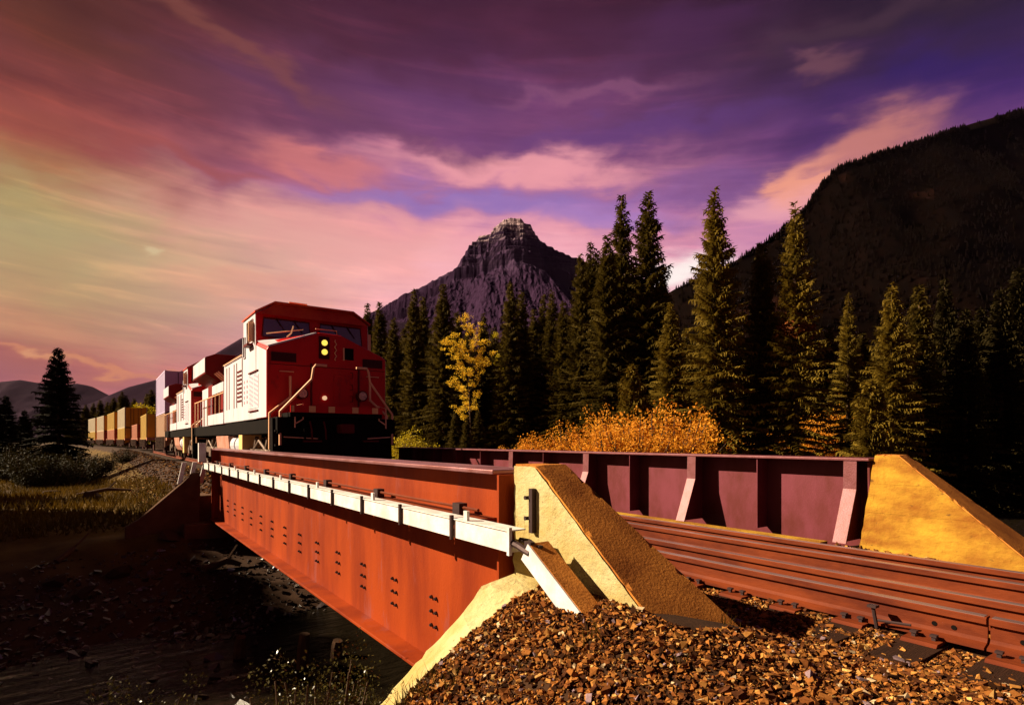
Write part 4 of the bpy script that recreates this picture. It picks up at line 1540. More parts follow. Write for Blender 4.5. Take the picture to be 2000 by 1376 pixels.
VAR = {}
specs = {  # name: seed, H, Rb, gap, droop, sparse, up, material, power
    'full': (1, 16, 3.0, .25, .10, .05, .25, 'needles', .98), 'slim': (2, 16, 2.2, .26, .12, .06, .15, 'needles', .92),
    'tall': (3, 18, 2.6, .26, .09, .10, .35, 'needles', .88), 'olive': (4, 16, 3.0, .25, .11, .08, .22, 'needles_b', 1.0),
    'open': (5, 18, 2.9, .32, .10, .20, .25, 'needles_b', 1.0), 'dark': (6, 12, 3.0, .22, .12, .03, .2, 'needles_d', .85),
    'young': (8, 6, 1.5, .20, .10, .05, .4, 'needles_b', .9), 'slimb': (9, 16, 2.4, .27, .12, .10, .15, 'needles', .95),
    'dim': (10, 16, 2.7, .25, .12, .06, .18, 'needles_m', .95)}  # the dim kind carries painted shade in its needles
for k, (sd, H, Rb, gap, dr, sp, up, mt, pw) in specs.items():
    cm = spruce_mesh(sd, H, Rb, gap, dr, sp, None, up, power=pw)
    cm.materials.append(M[mt])
    VAR[k] = (H, cm, trunk_mesh(H, .012 * H + .03))


def spruce(kind, px, top, D, label, group, wide=1.0, lean=0.0, z=None):
    H, cm, tm = VAR[kind]
    p = P(px, 859, D)
    gz = float(height(p.x, p.y)) - .15 if z is None else z
    want = CAMZ + (859 - top) * D / F - gz
    t = thing('spruce_tree', label, 'tree', (p.x, p.y, gz), group, world=False)
    s = want / H
    wide *= 1.27
    t.scale = (s * wide, s * wide, s)
    t.rotation_euler = (lean, 0, random.random() * 6.28)
    link('crown', cm, None, t)
    link('trunk', tm, None, t)
    return t


GW = 'spruces along the far side of the bridge'
named = [
    ('slim', 717, 590, 60, 'slim spruce nearest the locomotive roof, thin tip beside the cab', .8),
    ('slim', 742, 588, 58, 'pointed spruce just right of the locomotive cab', .9),
    ('slimb', 769, 620, 52, 'short spruce between the cab and the slim bare tipped one', .9),
    ('slim', 808, 562, 50, 'slim bare tipped spruce left of the yellow tree', .8),
    ('slimb', 826, 578, 52, 'narrow spruce right behind the bare tipped one', .85),
    ('full', 866, 555, 48, 'spruce rising against the left flank of the central peak', .85),
    ('slim', 893, 608, 55, 'spruce directly behind the yellow leaved tree', .9),
    ('slimb', 945, 612, 52, 'spruce just right of the yellow leaved tree', .9),
    ('slim', 888, 806, 31, 'small dark spruce hiding the foot of the yellow tree, left one', 1.3),
    ('slimb', 934, 800, 31, 'small dark spruce hiding the foot of the yellow tree, right one', 1.3),
    ('slim', 912, 815, 30, 'lowest dark spruce right below the yellow leaves', 1.4),
    ('slim', 997, 550, 47, 'tall slim spruce below the central summit', .85),
    ('slimb', 1018, 566, 48, 'slim spruce right of the one below the summit', .85),
    ('slim', 1043, 602, 50, 'low spruce left of the tuft topped pair', .9),
    ('slimb', 1061, 574, 50, 'left one of two tuft topped spruces', .7),
    ('slimb', 1078, 565, 49, 'right one of two tuft topped spruces', .75),
    ('full', 1100, 590, 46, 'bushy spruce right of the tuft topped pair', .85),
    ('tall', 1134, 500, 45, 'spruce at the left edge of the tall dark cluster', .8),
    ('slim', 1154, 470, 46, 'thin pointed spruce in the tall dark cluster', .7),
    ('slimb', 1166, 484, 46, 'short thin spruce beside the pointed one in the dark cluster', .7),
    ('full', 1186, 460, 43, 'broad spruce in front of the two tallest dark ones', .85),
    ('tall', 1214, 385, 45, 'very tall narrow spruce, left of the dark twin tops', .78),
    ('tall', 1266, 378, 43, 'very tall wide spruce, right of the dark twin tops', .95),
    ('full', 1292, 520, 44, 'spruce shoulder right of the very tall wide one', .8),
    ('olive', 1310, 592, 33, 'olive lit spruce in front of the gap of bright sky', 1.0),
    ('young', 1234, 712, 31, 'small young spruce above the amber bushes', .8),
    ('young', 1258, 770, 31, 'tiny spruce right of the small young one', .8),
    ('olive', 1395, 370, 31, 'tallest sunlit spruce standing alone before the dark mountain', .80),
    ('slim', 1488, 472, 31, 'dark spruce right of the tallest sunlit one', .95),
    ('open', 1553, 394, 30, 'tall open spruce with a bare tip and pale trunk', .85),
    ('open', 1657, 572, 32, 'half bare spruce behind the orange shrub', .8),
    ('olive', 1742, 556, 27, 'broad olive spruce left of the one above the ochre wall', .95),
    ('slim', 1795, 556, 28, 'spruce above the ochre wing wall', 1.0),
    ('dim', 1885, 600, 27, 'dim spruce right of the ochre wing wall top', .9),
    ('dim', 1845, 540, 33, 'thin spruce with shade in its colour far right behind the dim one', .8),
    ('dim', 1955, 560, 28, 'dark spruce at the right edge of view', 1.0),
    ('young', 1700, 740, 25, 'young spruce standing before the broad olive one', .9),
    ('dark', 113, 678, 34, 'big black pyramid spruce alone at the left beside the train', .80),
    ('dark', 12, 772, 38, 'dark spruce at the extreme left edge', .8),
    ('dark', -16, 752, 36, 'dark spruce cut by the left edge of view', .8),
    ('dark', 48, 800, 44, 'low dark spruce between the left edge and the black pyramid', .9)]
ang = 0
for k, px, top, D, lb, wd in named:
    spruce(k, px, top, D, lb, GW if px > 300 else 'dark spruces on the left bank', wd)
# the pale trunk of the open spruce and its patch of dead needles
pt = P(1553, 859, 30)
for o in col.objects:
    if o.name.startswith('spruce_tree') and o['label'].startswith('tall open'):
        op = o
H_ = VAR['open'][0]
r_ = np.random.default_rng(4)
V_, F_ = [], []
for k in range(900):
    a, rr = r_.random() * 6.28, r_.random() ** .5 * 1.1
    c_ = np.array((math.cos(a) * rr, math.sin(a) * rr, H_ * .545 + r_.normal(0, .35)))
    d_ = r_.normal(0, .085, (3, 3))
    V_ += [c_ + d_[0], c_ + d_[1], c_ + d_[2]]
    F_.append((3 * k, 3 * k + 1, 3 * k + 2))
link('dead_branch', fast_mesh('dead_branch', np.array(V_), np.array(F_)), M['rustneedle'], op)['kind'] = 'stuff'

# fillers: the wood behind the row, the far bank and the trees behind the train
for px, top, D, lb in (
        (700, 640, 75, 'spruce half hidden by the right edge of the cab roof'), (728, 650, 70, 'low spruce between the two thin tips beside the cab'),
        (756, 660, 66, 'low dark spruce right of the pointed one by the cab'), (790, 640, 66, 'dark spruce filling the gap left of the bare tipped one'),
        (838, 640, 62, 'dark spruce behind the narrow one near the yellow tree'), (880, 650, 62, 'dark spruce showing just left of the yellow crown'),
        (915, 640, 64, 'dark spruce directly behind the yellow crown'), (965, 640, 60, 'dark spruce behind the thin golden tree'),
        (985, 655, 58, 'low dark spruce below the summit, right of the golden tree'), (1030, 640, 60, 'dark spruce between the low one and the slim one below the peak'),
        (1085, 640, 58, 'dark spruce behind the right tuft topped one'), (1115, 620, 56, 'dark spruce left of the tall dark cluster'),
        (1150, 600, 54, 'dark spruce inside the tall cluster, at its left'), (1200, 560, 54, 'dark spruce below the left of the twin tops'),
        (1240, 540, 53, 'dark spruce filling the notch between the twin tops'), (1340, 640, 48, 'dark spruce just left of the tallest sunlit one'),
        (1370, 650, 50, 'dark spruce behind the tallest sunlit one'), (1440, 640, 46, 'dark spruce right behind the tallest sunlit one'),
        (1520, 620, 44, 'dark spruce between the tallest sunlit and the bare tipped one'), (1590, 660, 44, 'dark spruce just right of the bare tipped one'),
        (1620, 640, 42, 'dark spruce left of the half bare one'), (1690, 660, 42, 'dark spruce between the half bare and the broad olive one')):
    spruce(random.choice(('slim', 'full', 'slimb')), px, top, D, lb, 'second row of spruces behind the bridge', 1.15)
for i, px in enumerate((1425, 1452, 1478, 1508, 1534, 1562, 1578, 1606, 1634, 1662, 1684, 1708, 1726, 1752, 1770, 1800, 1822, 1848, 1868, 1900, 1922, 1946, 1968, 1992, 2016)):
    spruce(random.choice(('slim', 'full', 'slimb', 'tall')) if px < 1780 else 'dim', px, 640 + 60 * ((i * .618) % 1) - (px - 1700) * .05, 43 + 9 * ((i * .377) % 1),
           ('first', 'second', 'third', 'fourth', 'fifth', 'sixth', 'seventh', 'eighth', 'ninth', 'tenth', 'eleventh', 'twelfth', 'thirteenth', 'fourteenth', 'fifteenth', 'sixteenth',
            'seventeenth', 'eighteenth', 'nineteenth', 'twentieth', 'twenty-first', 'twenty-second', 'twenty-third', 'twenty-fourth', 'twenty-fifth')[i]
           + ' from the left of the back row spruces under the dark mountain', 'back row of spruces under the mountain', 1.25)
for i, px in enumerate((1460, 1470, 1522, 1530, 1588, 1612, 1628, 1680, 1718, 1762, 1778, 1812)):
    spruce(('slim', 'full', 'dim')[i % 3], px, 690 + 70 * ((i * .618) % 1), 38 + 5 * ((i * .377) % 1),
           ('first', 'second', 'third', 'fourth', 'fifth', 'sixth', 'seventh', 'eighth', 'ninth', 'tenth', 'eleventh', 'twelfth')[i]
           + ' from the left of the low spruces crowding the foot of the right hand wood', 'low spruces crowding the right hand wood', 1.4)
ORD = ('first', 'second', 'third', 'fourth', 'fifth', 'sixth', 'seventh', 'eighth', 'ninth', 'tenth', 'eleventh', 'twelfth', 'thirteenth', 'fourteenth')
for i, (px, top, D) in enumerate(sorted(((1830, 640, 40), (1915, 600, 38), (1990, 520, 36), (2060, 540, 34), (1780, 650, 44), (2110, 600, 30)))):
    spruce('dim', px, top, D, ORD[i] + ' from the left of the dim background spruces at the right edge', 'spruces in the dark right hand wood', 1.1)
for i, (px, top, D) in enumerate(sorted(((168, 790, 165), (182, 786, 170), (196, 780, 160), (210, 784, 168), (222, 776, 160), (238, 764, 150), (246, 772, 150), (262, 778, 140),
                   (288, 768, 130), (296, 760, 126), (306, 765, 128), (320, 750, 125), (150, 800, 150), (136, 806, 150)))):
    spruce(random.choice(('slim', 'full')), px, top, D, ORD[i] + ' small spruce from the left in the row behind the container train', 'row of spruces behind the container train', 1.4, z=-1.2)
# the stand on the left bank upstream: its shade lies over the river
for i in range(26):
    x = -8.5 - 15 * ((i * 0.618) % 1.0)
    y = 15 + 0.96 * (-x - 8) * .9 + 15.0 * ((i * 0.377 + .2) % 1.0)
    gz = float(height(x, y)) - .1
    run = (1.9 - x) / -SUN.x
    h = -.95 + SUN.z * run - gz - .25 - random.random() * .5
    if 2.0 < y - SUN.y * run < 16.5 or y - SUN.y * run < 2.0:
        pass
    else:
        h = min(h, 9.0)
    H, cm, tm = VAR['dark']
    t = thing('spruce_tree', 'dark spruce in the stand on the left river bank outside the view', 'tree', (x, y, gz), 'spruces upstream on the left bank', world=False)
    t.scale = (h / H * 1.25, h / H * 1.25, h / H)
    t.rotation_euler = (0, 0, random.random() * 6)
    link('crown', cm, None, t)
    link('trunk', tm, None, t)


def leaf_cloud(seed, clumps, n, size, spread=1.0, aspect=.55):
    """leaf faces scattered through overlapping clumps"""
    r = np.random.default_rng(seed)
    cl = np.array(clumps, float)                # x y z rx ry rz
    vol = np.prod(cl[:, 3:6], axis=1) ** .7
    idx = r.choice(len(cl), n, p=vol / vol.sum())
    d = r.normal(size=(n, 3))
    d /= np.linalg.norm(d, axis=1)[:, None]
    rad = r.random(n) ** .45
    p = cl[idx, :3] + d * rad[:, None] * cl[idx, 3:6]
    a = r.normal(size=(n, 3))
    a /= np.linalg.norm(a, axis=1)[:, None]
    b = np.cross(a, r.normal(size=(n, 3)))
    b /= np.linalg.norm(b, axis=1)[:, None]
    s = size * (.6 + .8 * r.random(n))[:, None]
    V = np.stack([p - a * s, p + b * s * aspect, p + a * s, p - b * s * aspect], 1).reshape(-1, 3)
    Fc = np.arange(4 * n).reshape(n, 4)
    return fast_mesh('foliage', V, Fc)


def shrub_meshes(seed, h, w, n, size, mt, stems=9, spiky=True):
    r = random.Random(seed)
    cl = []
    st = MB()
    for k in range(stems):
        a = r.random() * 6.28
        d = r.random() ** .6 * w * .5
        hh = h * (1 - (d / w) ** 2 * 1.6) * r.uniform(.75, 1.05)
        x, y = math.cos(a) * d, math.sin(a) * d
        st.tube([(x * .2, y * .2, -.1), (x * .6, y * .6, hh * .45), (x, y, hh * .95)], .018 * h, 5, taper=[1, .7, .25])
        for q in range(5):
            f = .25 + .75 * q / 4
            cl.append((x * (.3 + .75 * f) + r.gauss(0, .06 * w), y * (.3 + .75 * f) + r.gauss(0, .06 * w), hh * f, .16 * w * (1.25 - .7 * f), .16 * w * (1.25 - .7 * f), .13 * h))
    fm_ = leaf_cloud(seed, cl, n, size)
    fm_.materials.append(M[mt])
    sm = st.mesh('stem')
    sm.materials.append(M['bark'])
    return fm_, sm


SH = {'amber1': shrub_meshes(1, 2.4, 3.2, 9500, .034, 'amber', 30), 'amber2': shrub_meshes(2, 2.2, 2.8, 8500, .034, 'amber', 26),
      'amber3': shrub_meshes(3, 1.9, 2.6, 7500, .034, 'amber', 24), 'lime': shrub_meshes(4, 1.8, 2.2, 5200, .036, 'lime', 20),
      'gloss': shrub_meshes(5, 1.0, 1.0, 8500, .010, 'glossleaf', 26), 'gloss2': shrub_meshes(6, .8, 1.1, 7500, .010, 'glossleaf', 22),
      'olive': shrub_meshes(7, 1.7, 2.2, 5000, .04, 'olive', 18)}


def shrub(kind, x, y, z, s, label, group, cat='shrub', name='shrub', sz=1.0):
    t = thing(name, label, cat, (x, y, z), group, world=False)
    t.scale = (s, s, s * sz)
    t.rotation_euler = (0, 0, random.random() * 6.28)
    f, st = SH[kind]
    link('foliage', f, None, t)
    link('stem', st, None, t)
    return t


for px, top, D, kind, base, lb in (
        (1020, 858, 24, 'amber3', 1.9, 'low amber bush at the left end of the amber thicket'),
        (1062, 845, 24, 'amber2', 2.2, 'amber bush second from the left in the thicket'),
        (1105, 832, 24, 'amber1', 2.4, 'amber bush left of the thicket centre'),
        (1150, 830, 24, 'amber3', 1.9, 'amber bush in the dip of the thicket'),
        (1195, 806, 23, 'amber1', 2.4, 'round tall amber bush in the middle of the thicket'),
        (1240, 802, 23, 'amber2', 2.2, 'tall amber bush below the small young spruce'),
        (1275, 800, 24, 'amber3', 1.9, 'amber bush left of the tallest sunlit spruce'),
        (1312, 790, 25, 'amber3', 1.9, 'highest amber bush touching the tallest sunlit spruce'),
        (1505, 822, 36, 'amber1', 2.4, 'amber bush half hidden behind the dark spruce'),
        (1590, 815, 36, 'amber2', 2.2, 'amber bush half hidden behind the bare tipped spruce'),
        (1650, 774, 36, 'amber1', 2.4, 'orange shrub glowing between the spruces at right'),
        (1690, 790, 38, 'amber3', 1.9, 'dim orange shrub right of the glowing one'),
        (782, 838, 30, 'lime', 1.8, 'yellow green bush just right of the locomotive'),
        (806, 848, 31, 'lime', 1.8, 'smaller yellow green bush beside the first')):
    p = P(px, 859, D)
    gz = float(height(p.x, p.y))
    hgt = CAMZ + (859 - top) * D / F - gz
    shrub(kind, p.x, p.y, gz, hgt / base, lb, 'autumn bushes behind the plum girder')
for px, py, D, kind, s, lb in ((135, 860, 31, 'olive', 1.15, 'olive bush at the foot of the black pyramid spruce'), (95, 865, 30, 'olive', 1.0, 'dim bush left of the black spruce foot'),
                               (175, 868, 33, 'olive', 1.0, 'small olive bush between the black spruce and the train'), (60, 880, 30, 'olive', 1.2, 'dim bush near the left edge of the bank'),
                               (205, 880, 40, 'olive', .8, 'low green bush beside the far freight cars'), (245, 885, 42, 'olive', .7, 'low bush below the orange ended container'),
                               (20, 860, 33, 'olive', 1.3, 'dark bush at the left picture edge')):
    p = P(px, 859, D)
    shrub(kind, p.x, p.y, float(height(p.x, p.y)) - .05, s, lb, 'bushes on the left bank')
for px, py, D, kind, s, lb in ((570, 1330, 4.4, 'gloss', 1.0, 'glossy leaved bush below the girder at bottom centre'), (635, 1330, 4.6, 'gloss', 1.05, 'taller glossy bush right beside the girder foot'),
                               (520, 1372, 4.2, 'gloss2', 1.0, 'low glossy bush at the bottom edge left of the taller one'), (230, 1365, 5.2, 'gloss2', 1.2, 'dim glossy bush at the bottom left'),
                               (130, 1385, 5.0, 'gloss2', 1.1, 'dim low bush in the bottom left corner'), (790, 1350, 3.1, 'gloss2', .33, 'small green weed at the gravel edge')):
    p = P(px, py, D)
    gz = float(height(p.x, p.y))
    shrub(kind, p.x, p.y, min(gz, p.z - .25), s * (1.0 if p.z - gz < .6 else max(1.0, (p.z - gz) * 1.1)), lb, 'waterside bushes')
    

def yellow_tree():
    D = 34.0
    p = P(918, 859, D)
    gz = float(height(p.x, p.y))
    t = thing('aspen_tree', 'slender yellow leaved tree shining against the dark spruces', 'tree', (p.x, p.y, gz), None, world=False)
    k = D / F
    cl = []
    right = Vector((CS, -SN, 0))
    depth = Vector((SN, CS, 0))
    r = random.Random(5)
    br = MB()
    top = (859 - 612) * k + CAMZ - gz
    br.tube([(0, 0, -.3), (.05, 0, 2.5), (-.05, .05, 5), (0, 0, top)], .045, 7, taper=[1.1, .85, .55, .1])
    tips = [(912, 612), (904, 628), (922, 640), (944, 636), (934, 652), (952, 660), (890, 652), (876, 660), (884, 676), (872, 672), (900, 668), (924, 670), (946, 684), (958, 700),
            (936, 700), (912, 694), (892, 700), (884, 716), (900, 722), (922, 722), (948, 716), (886, 740), (878, 744), (898, 752), (930, 742), (936, 764), (908, 764),
            (928, 784), (906, 786), (890, 796), (900, 800), (968, 690), (874, 668), (868, 684)]
    for x, y in tips:
        dd = r.uniform(-.8, .8)
        q = right * ((x - 920) * k) + depth * dd
        z = CAMZ + (859 - y) * k - gz
        z0 = max(1.2, z - .5 - .5 * abs(x - 920) * k)
        br.tube([(0, 0, z0), (q.x * .55, q.y * .55, z0 + (z - z0) * .5), (q.x, q.y, z)], .022, 5, taper=[1, .7, .3])
        for f in (.45, .65, .85, 1.0):
            jx = r.gauss(0, .10)
            cl.append((q.x * f + jx, q.y * f + r.gauss(0, .10), z0 + (z - z0) * f + r.gauss(0, .08), r.uniform(.14, .30), r.uniform(.14, .30), r.uniform(.10, .26)))
    f = leaf_cloud(9, cl, 6200, .04)
    f.materials.append(M['gold'])
    link('foliage', f, None, t)
    me = br.mesh('trunk')
    me.materials.append(M['bark'])
    link('trunk', me, None, t)
    # thin golden companion, and a sapling below
    p = P(984, 859, 49)
    t2 = thing('aspen_tree', 'thin golden tree half hidden between the spruces below the peak', 'tree', (p.x, p.y, float(height(p.x, p.y))), None, world=False)
    f2 = leaf_cloud(10, [(r.gauss(0, .35), r.gauss(0, .3), 6.5 + q * .45, .35, .35, .3) for q in range(11)], 1100, .07)
    f2.materials.append(M['lime'])
    link('foliage', f2, None, t2)
    link('trunk', trunk_mesh(11.0, .09), None, t2)
    p = P(846, 859, 28)
    t3 = thing('aspen_tree', 'tiny yellow sapling in front of the spruces beside the locomotive', 'tree', (p.x, p.y, float(height(p.x, p.y))), None, world=False)
    f3 = leaf_cloud(11, [(0, 0, .5 + q * .16, .30 - .03 * q, .30 - .03 * q, .14) for q in range(7)], 420, .06)
    f3.materials.append(M['lime'])
    link('foliage', f3, None, t3)
    link('trunk', trunk_mesh(1.7, .03), None, t3)
    p = P(274, 859, 120)
    t4 = thing('birch_tree', 'yellow green broadleaf tree above the orange ended container', 'tree', (p.x, p.y, -1.2), None, world=False)
    f4 = leaf_cloud(12, [(r.gauss(0, 1.8), r.gauss(0, 1.2), 6 + r.gauss(0, 2.2), 1.7, 1.6, 1.5) for q in range(16)], 2600, .22)
    f4.materials.append(M['lime'])
    link('foliage', f4, None, t4)
    link('trunk', trunk_mesh(8.0, .16), None, t4)


yellow_tree()

# ------------------------------------------------------------------ gravel, river stones, grass: uncountable
ICO = None


def stones(name, pts, size, pal, wts, m, seed, flat=.75):
    r = np.random.default_rng(seed)
    if len(pts) > 1:
        return crushed(name, pts, size, pal, wts, m, r, flat)
    g = (1 + 5 ** .5) / 2
    iv = np.array([(-1, g, 0), (1, g, 0), (-1, -g, 0), (1, -g, 0), (0, -1, g), (0, 1, g), (0, -1, -g), (0, 1, -g), (g, 0, -1), (g, 0, 1), (-g, 0, -1), (-g, 0, 1)], float)
    iv /= np.linalg.norm(iv[0])
    fi = np.array([(0, 11, 5), (0, 5, 1), (0, 1, 7), (0, 7, 10), (0, 10, 11), (1, 5, 9), (5, 11, 4), (11, 10, 2), (10, 7, 6), (7, 1, 8),
                   (3, 9, 4), (3, 4, 2), (3, 2, 6), (3, 6, 8), (3, 8, 9), (4, 9, 5), (2, 4, 11), (6, 2, 10), (8, 6, 7), (9, 8, 1)])
    n = len(pts)
    sh = iv[None] * (0.52 + .85 * r.random((n, 12, 1)) ** 1.3)
    ax = np.stack([.8 + .7 * r.random(n), .7 + .5 * r.random(n), flat * (.55 + .55 * r.random(n))], 1)
    v = sh * ax[:, None, :] * size[:, None, None]
    # tumble each stone
    yaw, pit, rol = r.random(n) * 6.28, r.normal(0, .5, n), r.normal(0, .5, n)
    cz, sz, cx, sx, cy, sy = np.cos(yaw), np.sin(yaw), np.cos(pit), np.sin(pit), np.cos(rol), np.sin(rol)
    x, y, z = v[..., 0], v[..., 1], v[..., 2]
    y, z = y * cx[:, None] - z * sx[:, None], y * sx[:, None] + z * cx[:, None]
    x, z = x * cy[:, None] + z * sy[:, None], -x * sy[:, None] + z * cy[:, None]
    x, y = x * cz[:, None] - y * sz[:, None], x * sz[:, None] + y * cz[:, None]
    V = np.stack([x, y, z], 2) + pts[:, None, :]
    Fc = (fi[None] + (np.arange(n) * 12)[:, None, None]).reshape(-1, 3)
    pal = np.array(pal, float)
    c = pal[r.choice(len(pal), n, p=np.array(wts) / sum(wts))] * (.65 + .7 * r.random((n, 1)))
    o = link(name, fast_mesh(name, V.reshape(-1, 3), Fc, np.repeat(c, 12, 0)), m)
    o['kind'] = 'stuff'
    return o


def crushed(name, pts, size, pal, wts, m, r, flat):
    """angular broken stone: a skewed block with two corners knocked off, thrown down at random"""
    n = len(pts)
    q = np.array([(-1, -1, -1), (1, -1, -1), (1, 1, -1), (-1, 1, -1), (-1, -1, 1), (1, -1, 1), (1, 1, 1), (-1, 1, 1)], float)
    v = q[None] * (1 + r.normal(0, .20, (n, 8, 3)))
    cut = r.integers(0, 8, (n, 3))
    for k in range(2):
        v[np.arange(n), cut[:, k]] *= .55
    v += r.normal(0, .10, v.shape)
    v *= (np.stack([.75 + .75 * r.random(n), .6 + .45 * r.random(n), flat * (.5 + .55 * r.random(n))], 1) * size[:, None] * .82)[:, None, :]
    A = r.normal(0, 1, (n, 3, 3))
    A[:, 2] *= .5
    A[:, 2, 2] += 1.2
    z = A[:, 2] / np.linalg.norm(A[:, 2], axis=1)[:, None]
    x = np.cross(A[:, 1], z)
    x /= np.linalg.norm(x, axis=1)[:, None]
    y = np.cross(z, x)
    V = v[..., 0:1] * x[:, None] + v[..., 1:2] * y[:, None] + v[..., 2:3] * z[:, None] + pts[:, None, :]
    t = np.array([(0, 3, 2), (0, 2, 1), (4, 5, 6), (4, 6, 7), (0, 1, 5), (0, 5, 4), (1, 2, 6), (1, 6, 5), (2, 3, 7), (2, 7, 6), (3, 0, 4), (3, 4, 7)])
    Fc = (t[None] + (np.arange(n) * 8)[:, None, None]).reshape(-1, 3)
    pal = np.array(pal, float)
    c = pal[r.choice(len(pal), n, p=np.array(wts) / sum(wts))] * (.6 + .8 * r.random((n, 1)))
    o = link(name, fast_mesh(name, V.reshape(-1, 3), Fc, np.repeat(c, 8, 0)), m)
    o['kind'] = 'stuff'
    return o


PAL = [(.28, .105, .024), (.16, .054, .014), (.37, .165, .040), (.072, .025, .010), (.44, .25, .080), (.50, .37, .22), (.22, .15, .17), (.032, .012, .005)]
WT = [25, 26, 13, 20, 5, 2, 2, 15]


def gravel():
    r = np.random.default_rng(3)
    P_, S_ = [], []

    def scatter(x0, x1, y0, y1, n, s0, s1, lift):
        x, y = x0 + (x1 - x0) * r.random(n), y0 + (y1 - y0) * r.random(n)
        z = height(x, y)
        s = s0 + (s1 - s0) * r.random(n) ** 2
        P_.append(np.stack([x, y, z + lift * s], 1))
        S_.append(s)
    scatter(.2, 4.0, .2, 3.15, 62000, .0065, .0150, .5)
    scatter(.2, 4.0, .2, 3.15, 3600, .013, .022, .8)
    scatter(4.0, 5.5, -.5, 3.1, 2500, .016, .03, .3)
    scatter(5.4, 6.6, -.5, 3.1, 2500, .016, .03, .5)
    scatter(-.9, .4, .6, 4.2, 2200, .015, .035, .5)
    p, s = np.concatenate(P_), np.concatenate(S_)
    # none inside the wing wall, on the shoulder or in the chute; ties and rails stand clear
    x, y, z = p.T
    bad = (x > 2.24) & (x < 2.86) & (y > 1.72)
    bad |= (x > .7) & (x < 2.24) & (y > 2.75)
    bad |= (np.abs(x - TX + .755) < .085)
    bad |= (x > TX - 1.02) & (x < TX + 1.02) & (np.abs(((y - 1.35 + .2) % .40) - .2) < .10)
    stones('gravel', p[~bad], s[~bad], PAL, WT, M['stones'], 5)
    # far ballast shoulder beside the train, and the toe of the far bank
    n = 4500
    y = 16 + r.random(n) ** 1.6 * 70
    x = track_x(y) - 1.4 - r.random(n) * 2.4
    stones('gravel', np.stack([x, y, height(x, y) + .01], 1), .02 + .03 * r.random(n), [tuple(v * .5 for v in q) for q in PAL], WT, M['stones'], 6)
    n = 7000
    x, y = -9 + 12.5 * r.random(n), 9.8 + 5.0 * r.random(n) ** 2.2
    stones('river_stones', np.stack([x, y, height(x, y) + .005], 1), .018 + .05 * r.random(n) ** 3, [(.04, .022, .014), (.022, .012, .008), (.07, .05, .05), (.20, .19, .26)], [4, 5, 2, .5], M['rstones'], 7)
    n = 260
    x, y = -7 + 9 * r.random(n), 6.5 + 4.5 * r.random(n)
    stones('river_stones', np.stack([x, y, np.full(n, WATER - .02)], 1), .04 + .07 * r.random(n) ** 2, [(.03, .018, .012), (.02, .012, .008), (.08, .07, .09)], [4, 5, 1], M['rstones'], 8)


gravel()


def grass():
    r = np.random.default_rng(8)
    n = 60000
    y = 15.5 + 45 * r.random(n) ** 1.3
    x = -16 + 19.2 * r.random(n) - (y - 15) * .12
    z = height(x, y)
    keep = (fbm(x, y, .35, 3, 2) + r.normal(0, .1, n) > -.12) & (z > -1.75) & (np.abs(x - track_x(y)) > 2.9) & ~((y < 16.4) & (x > -3.2))
    x, y, z = x[keep], y[keep], z[keep]
    n = len(x)
    h = (.07 + .16 * r.random(n)) * (.7 + .8 * vnoise(x, y, .5, 4))
    a = r.random(n) * 6.28
    w = .018 + .018 * r.random(n)
    dx, dy = np.cos(a) * w, np.sin(a) * w
    V = np.stack([np.stack([x - dx, y - dy, z - .02], 1), np.stack([x + dx, y + dy, z - .02], 1),
                  np.stack([x + r.normal(0, .08, n), y + r.normal(0, .08, n), z + h], 1)], 1).reshape(-1, 3)
    o = link('grass', fast_mesh('grass', V, np.arange(3 * n).reshape(n, 3)), M['grass'])
    o['kind'] = 'stuff'

    # a few weeds rooted in the ballast and along its edge
    V, Fc = [], []
    for px, py, D, q in ((1165, 1245, 2.75, 26), (1150, 1262, 2.7, 18), (880, 1330, 2.85, 22), (800, 1350, 2.95, 60), (775, 1368, 2.9, 60), (830, 1345, 2.9, 30), (1430, 1240, 3.0, 14), (1010, 1300, 2.7, 12), (1320, 1310, 2.45, 14)):
        p = P(px, py, D)
        for k in range(q):
            x, y = p.x + r.normal(0, .04), p.y + r.normal(0, .04)
            z = float(height(x, y)) + .004
            a, hh, w = r.random() * 6.28, .04 + .07 * r.random(), .0022
            l = r.normal(0, .025, 2)
            n0 = len(V)
            V += [(x - w * math.cos(a), y - w * math.sin(a), z), (x + w * math.cos(a), y + w * math.sin(a), z), (x + l[0], y + l[1], z + hh)]
            Fc.append((n0, n0 + 1, n0 + 2))
    o = link('weeds', fast_mesh('weeds', np.array(V), np.array(Fc)), M['grass'])
    o['kind'] = 'stuff'


grass()


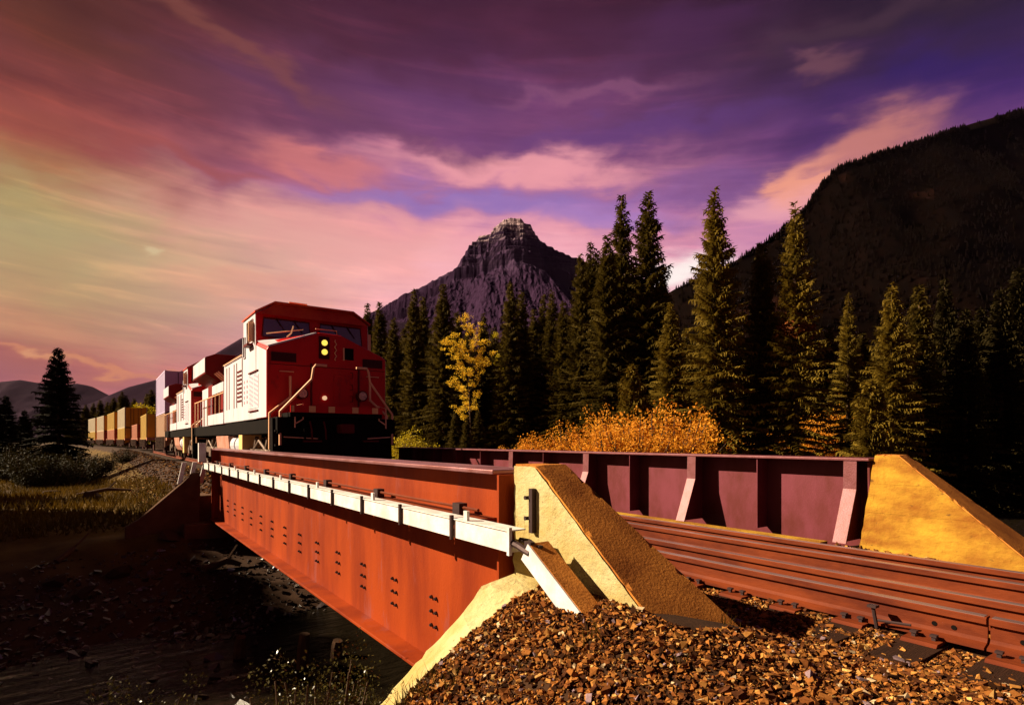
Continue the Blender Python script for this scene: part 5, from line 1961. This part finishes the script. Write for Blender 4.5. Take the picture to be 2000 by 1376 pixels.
def small_things():
    # old timber stubs standing in the shallows
    for px, py, D, h, lb in ((466, 1255, 8.6, .30, 'leftmost old timber stub in the shallows'), (590, 1266, 8.2, .48, 'tallest old timber stub in the shallows, middle one'),
                             (655, 1238, 8.6, .25, 'old timber stub nearest the girder')):
        p = P(px, py, D)
        z0 = WATER - .3
        s = D * 32 / F
        m = MB()
        m.tube([(p.x, p.y, z0), (p.x + .02, p.y, WATER + h * .6), (p.x + .03, p.y - .02, WATER + h)], .085, 8, taper=[1.1, 1, .85])
        tag(m.build('timber_stub', M['drift']), lb, 'timber stub', 'old timber stubs in the river')
    for a, b, r0, lb in (((150, 1032, 21), (255, 992, 22), .08, 'pale driftwood log lying up the left bank'),
                         ((398, 1160, 12), (470, 1145, 12.5), .09, 'ochre driftwood branch on the bank below the abutment'),
                         ((110, 1170, 11.5), (150, 1158, 12), .06, 'short dim branch on the left bank')):
        p, q = P(*a), P(*b)
        p.z, q.z = float(height(p.x, p.y)) + r0 * .6, float(height(q.x, q.y)) + r0 * .6
        m = MB()
        mid = (p + q) / 2 + Vector((.1, .1, .12))
        m.tube([p, mid, q], r0, 8, taper=[1, .85, .5])
        m.tube([mid, mid + Vector((.25, .3, .25))], r0 * .35, 5)
        tag(m.build('driftwood_log', M['drift']), lb, 'log', 'driftwood on the left bank')
    r = np.random.default_rng(12)
    for i, (px, py, D, s, lb) in enumerate(((165, 1195, 10.5, .22, 'small boulder at the left water edge'), (112, 1185, 10.8, .2, 'boulder left of the small one at the water edge'),
                                            (330, 1130, 13, .2, 'boulder half way up the dark bank'), (185, 1004, 20, .3, 'large boulder high on the left bank'),
                                            (100, 1010, 23, .25, 'boulder left of the large one high on the bank'), (230, 1165, 11.5, .18, 'round boulder on the lower bank'))):
        p = P(px, py, D)
        p.z = float(height(p.x, p.y)) + s * .3
        o = stones('boulder', np.array([tuple(p)]), np.array([s]), [(.05, .028, .018)], [1], M['stones'], 40 + i)
        del o['kind']
        tag(o, lb, 'boulder', 'boulders on the left bank')


small_things()

for o in list(bpy.data.objects):
    if o.get('world_coords') is not None:
        del o['world_coords']
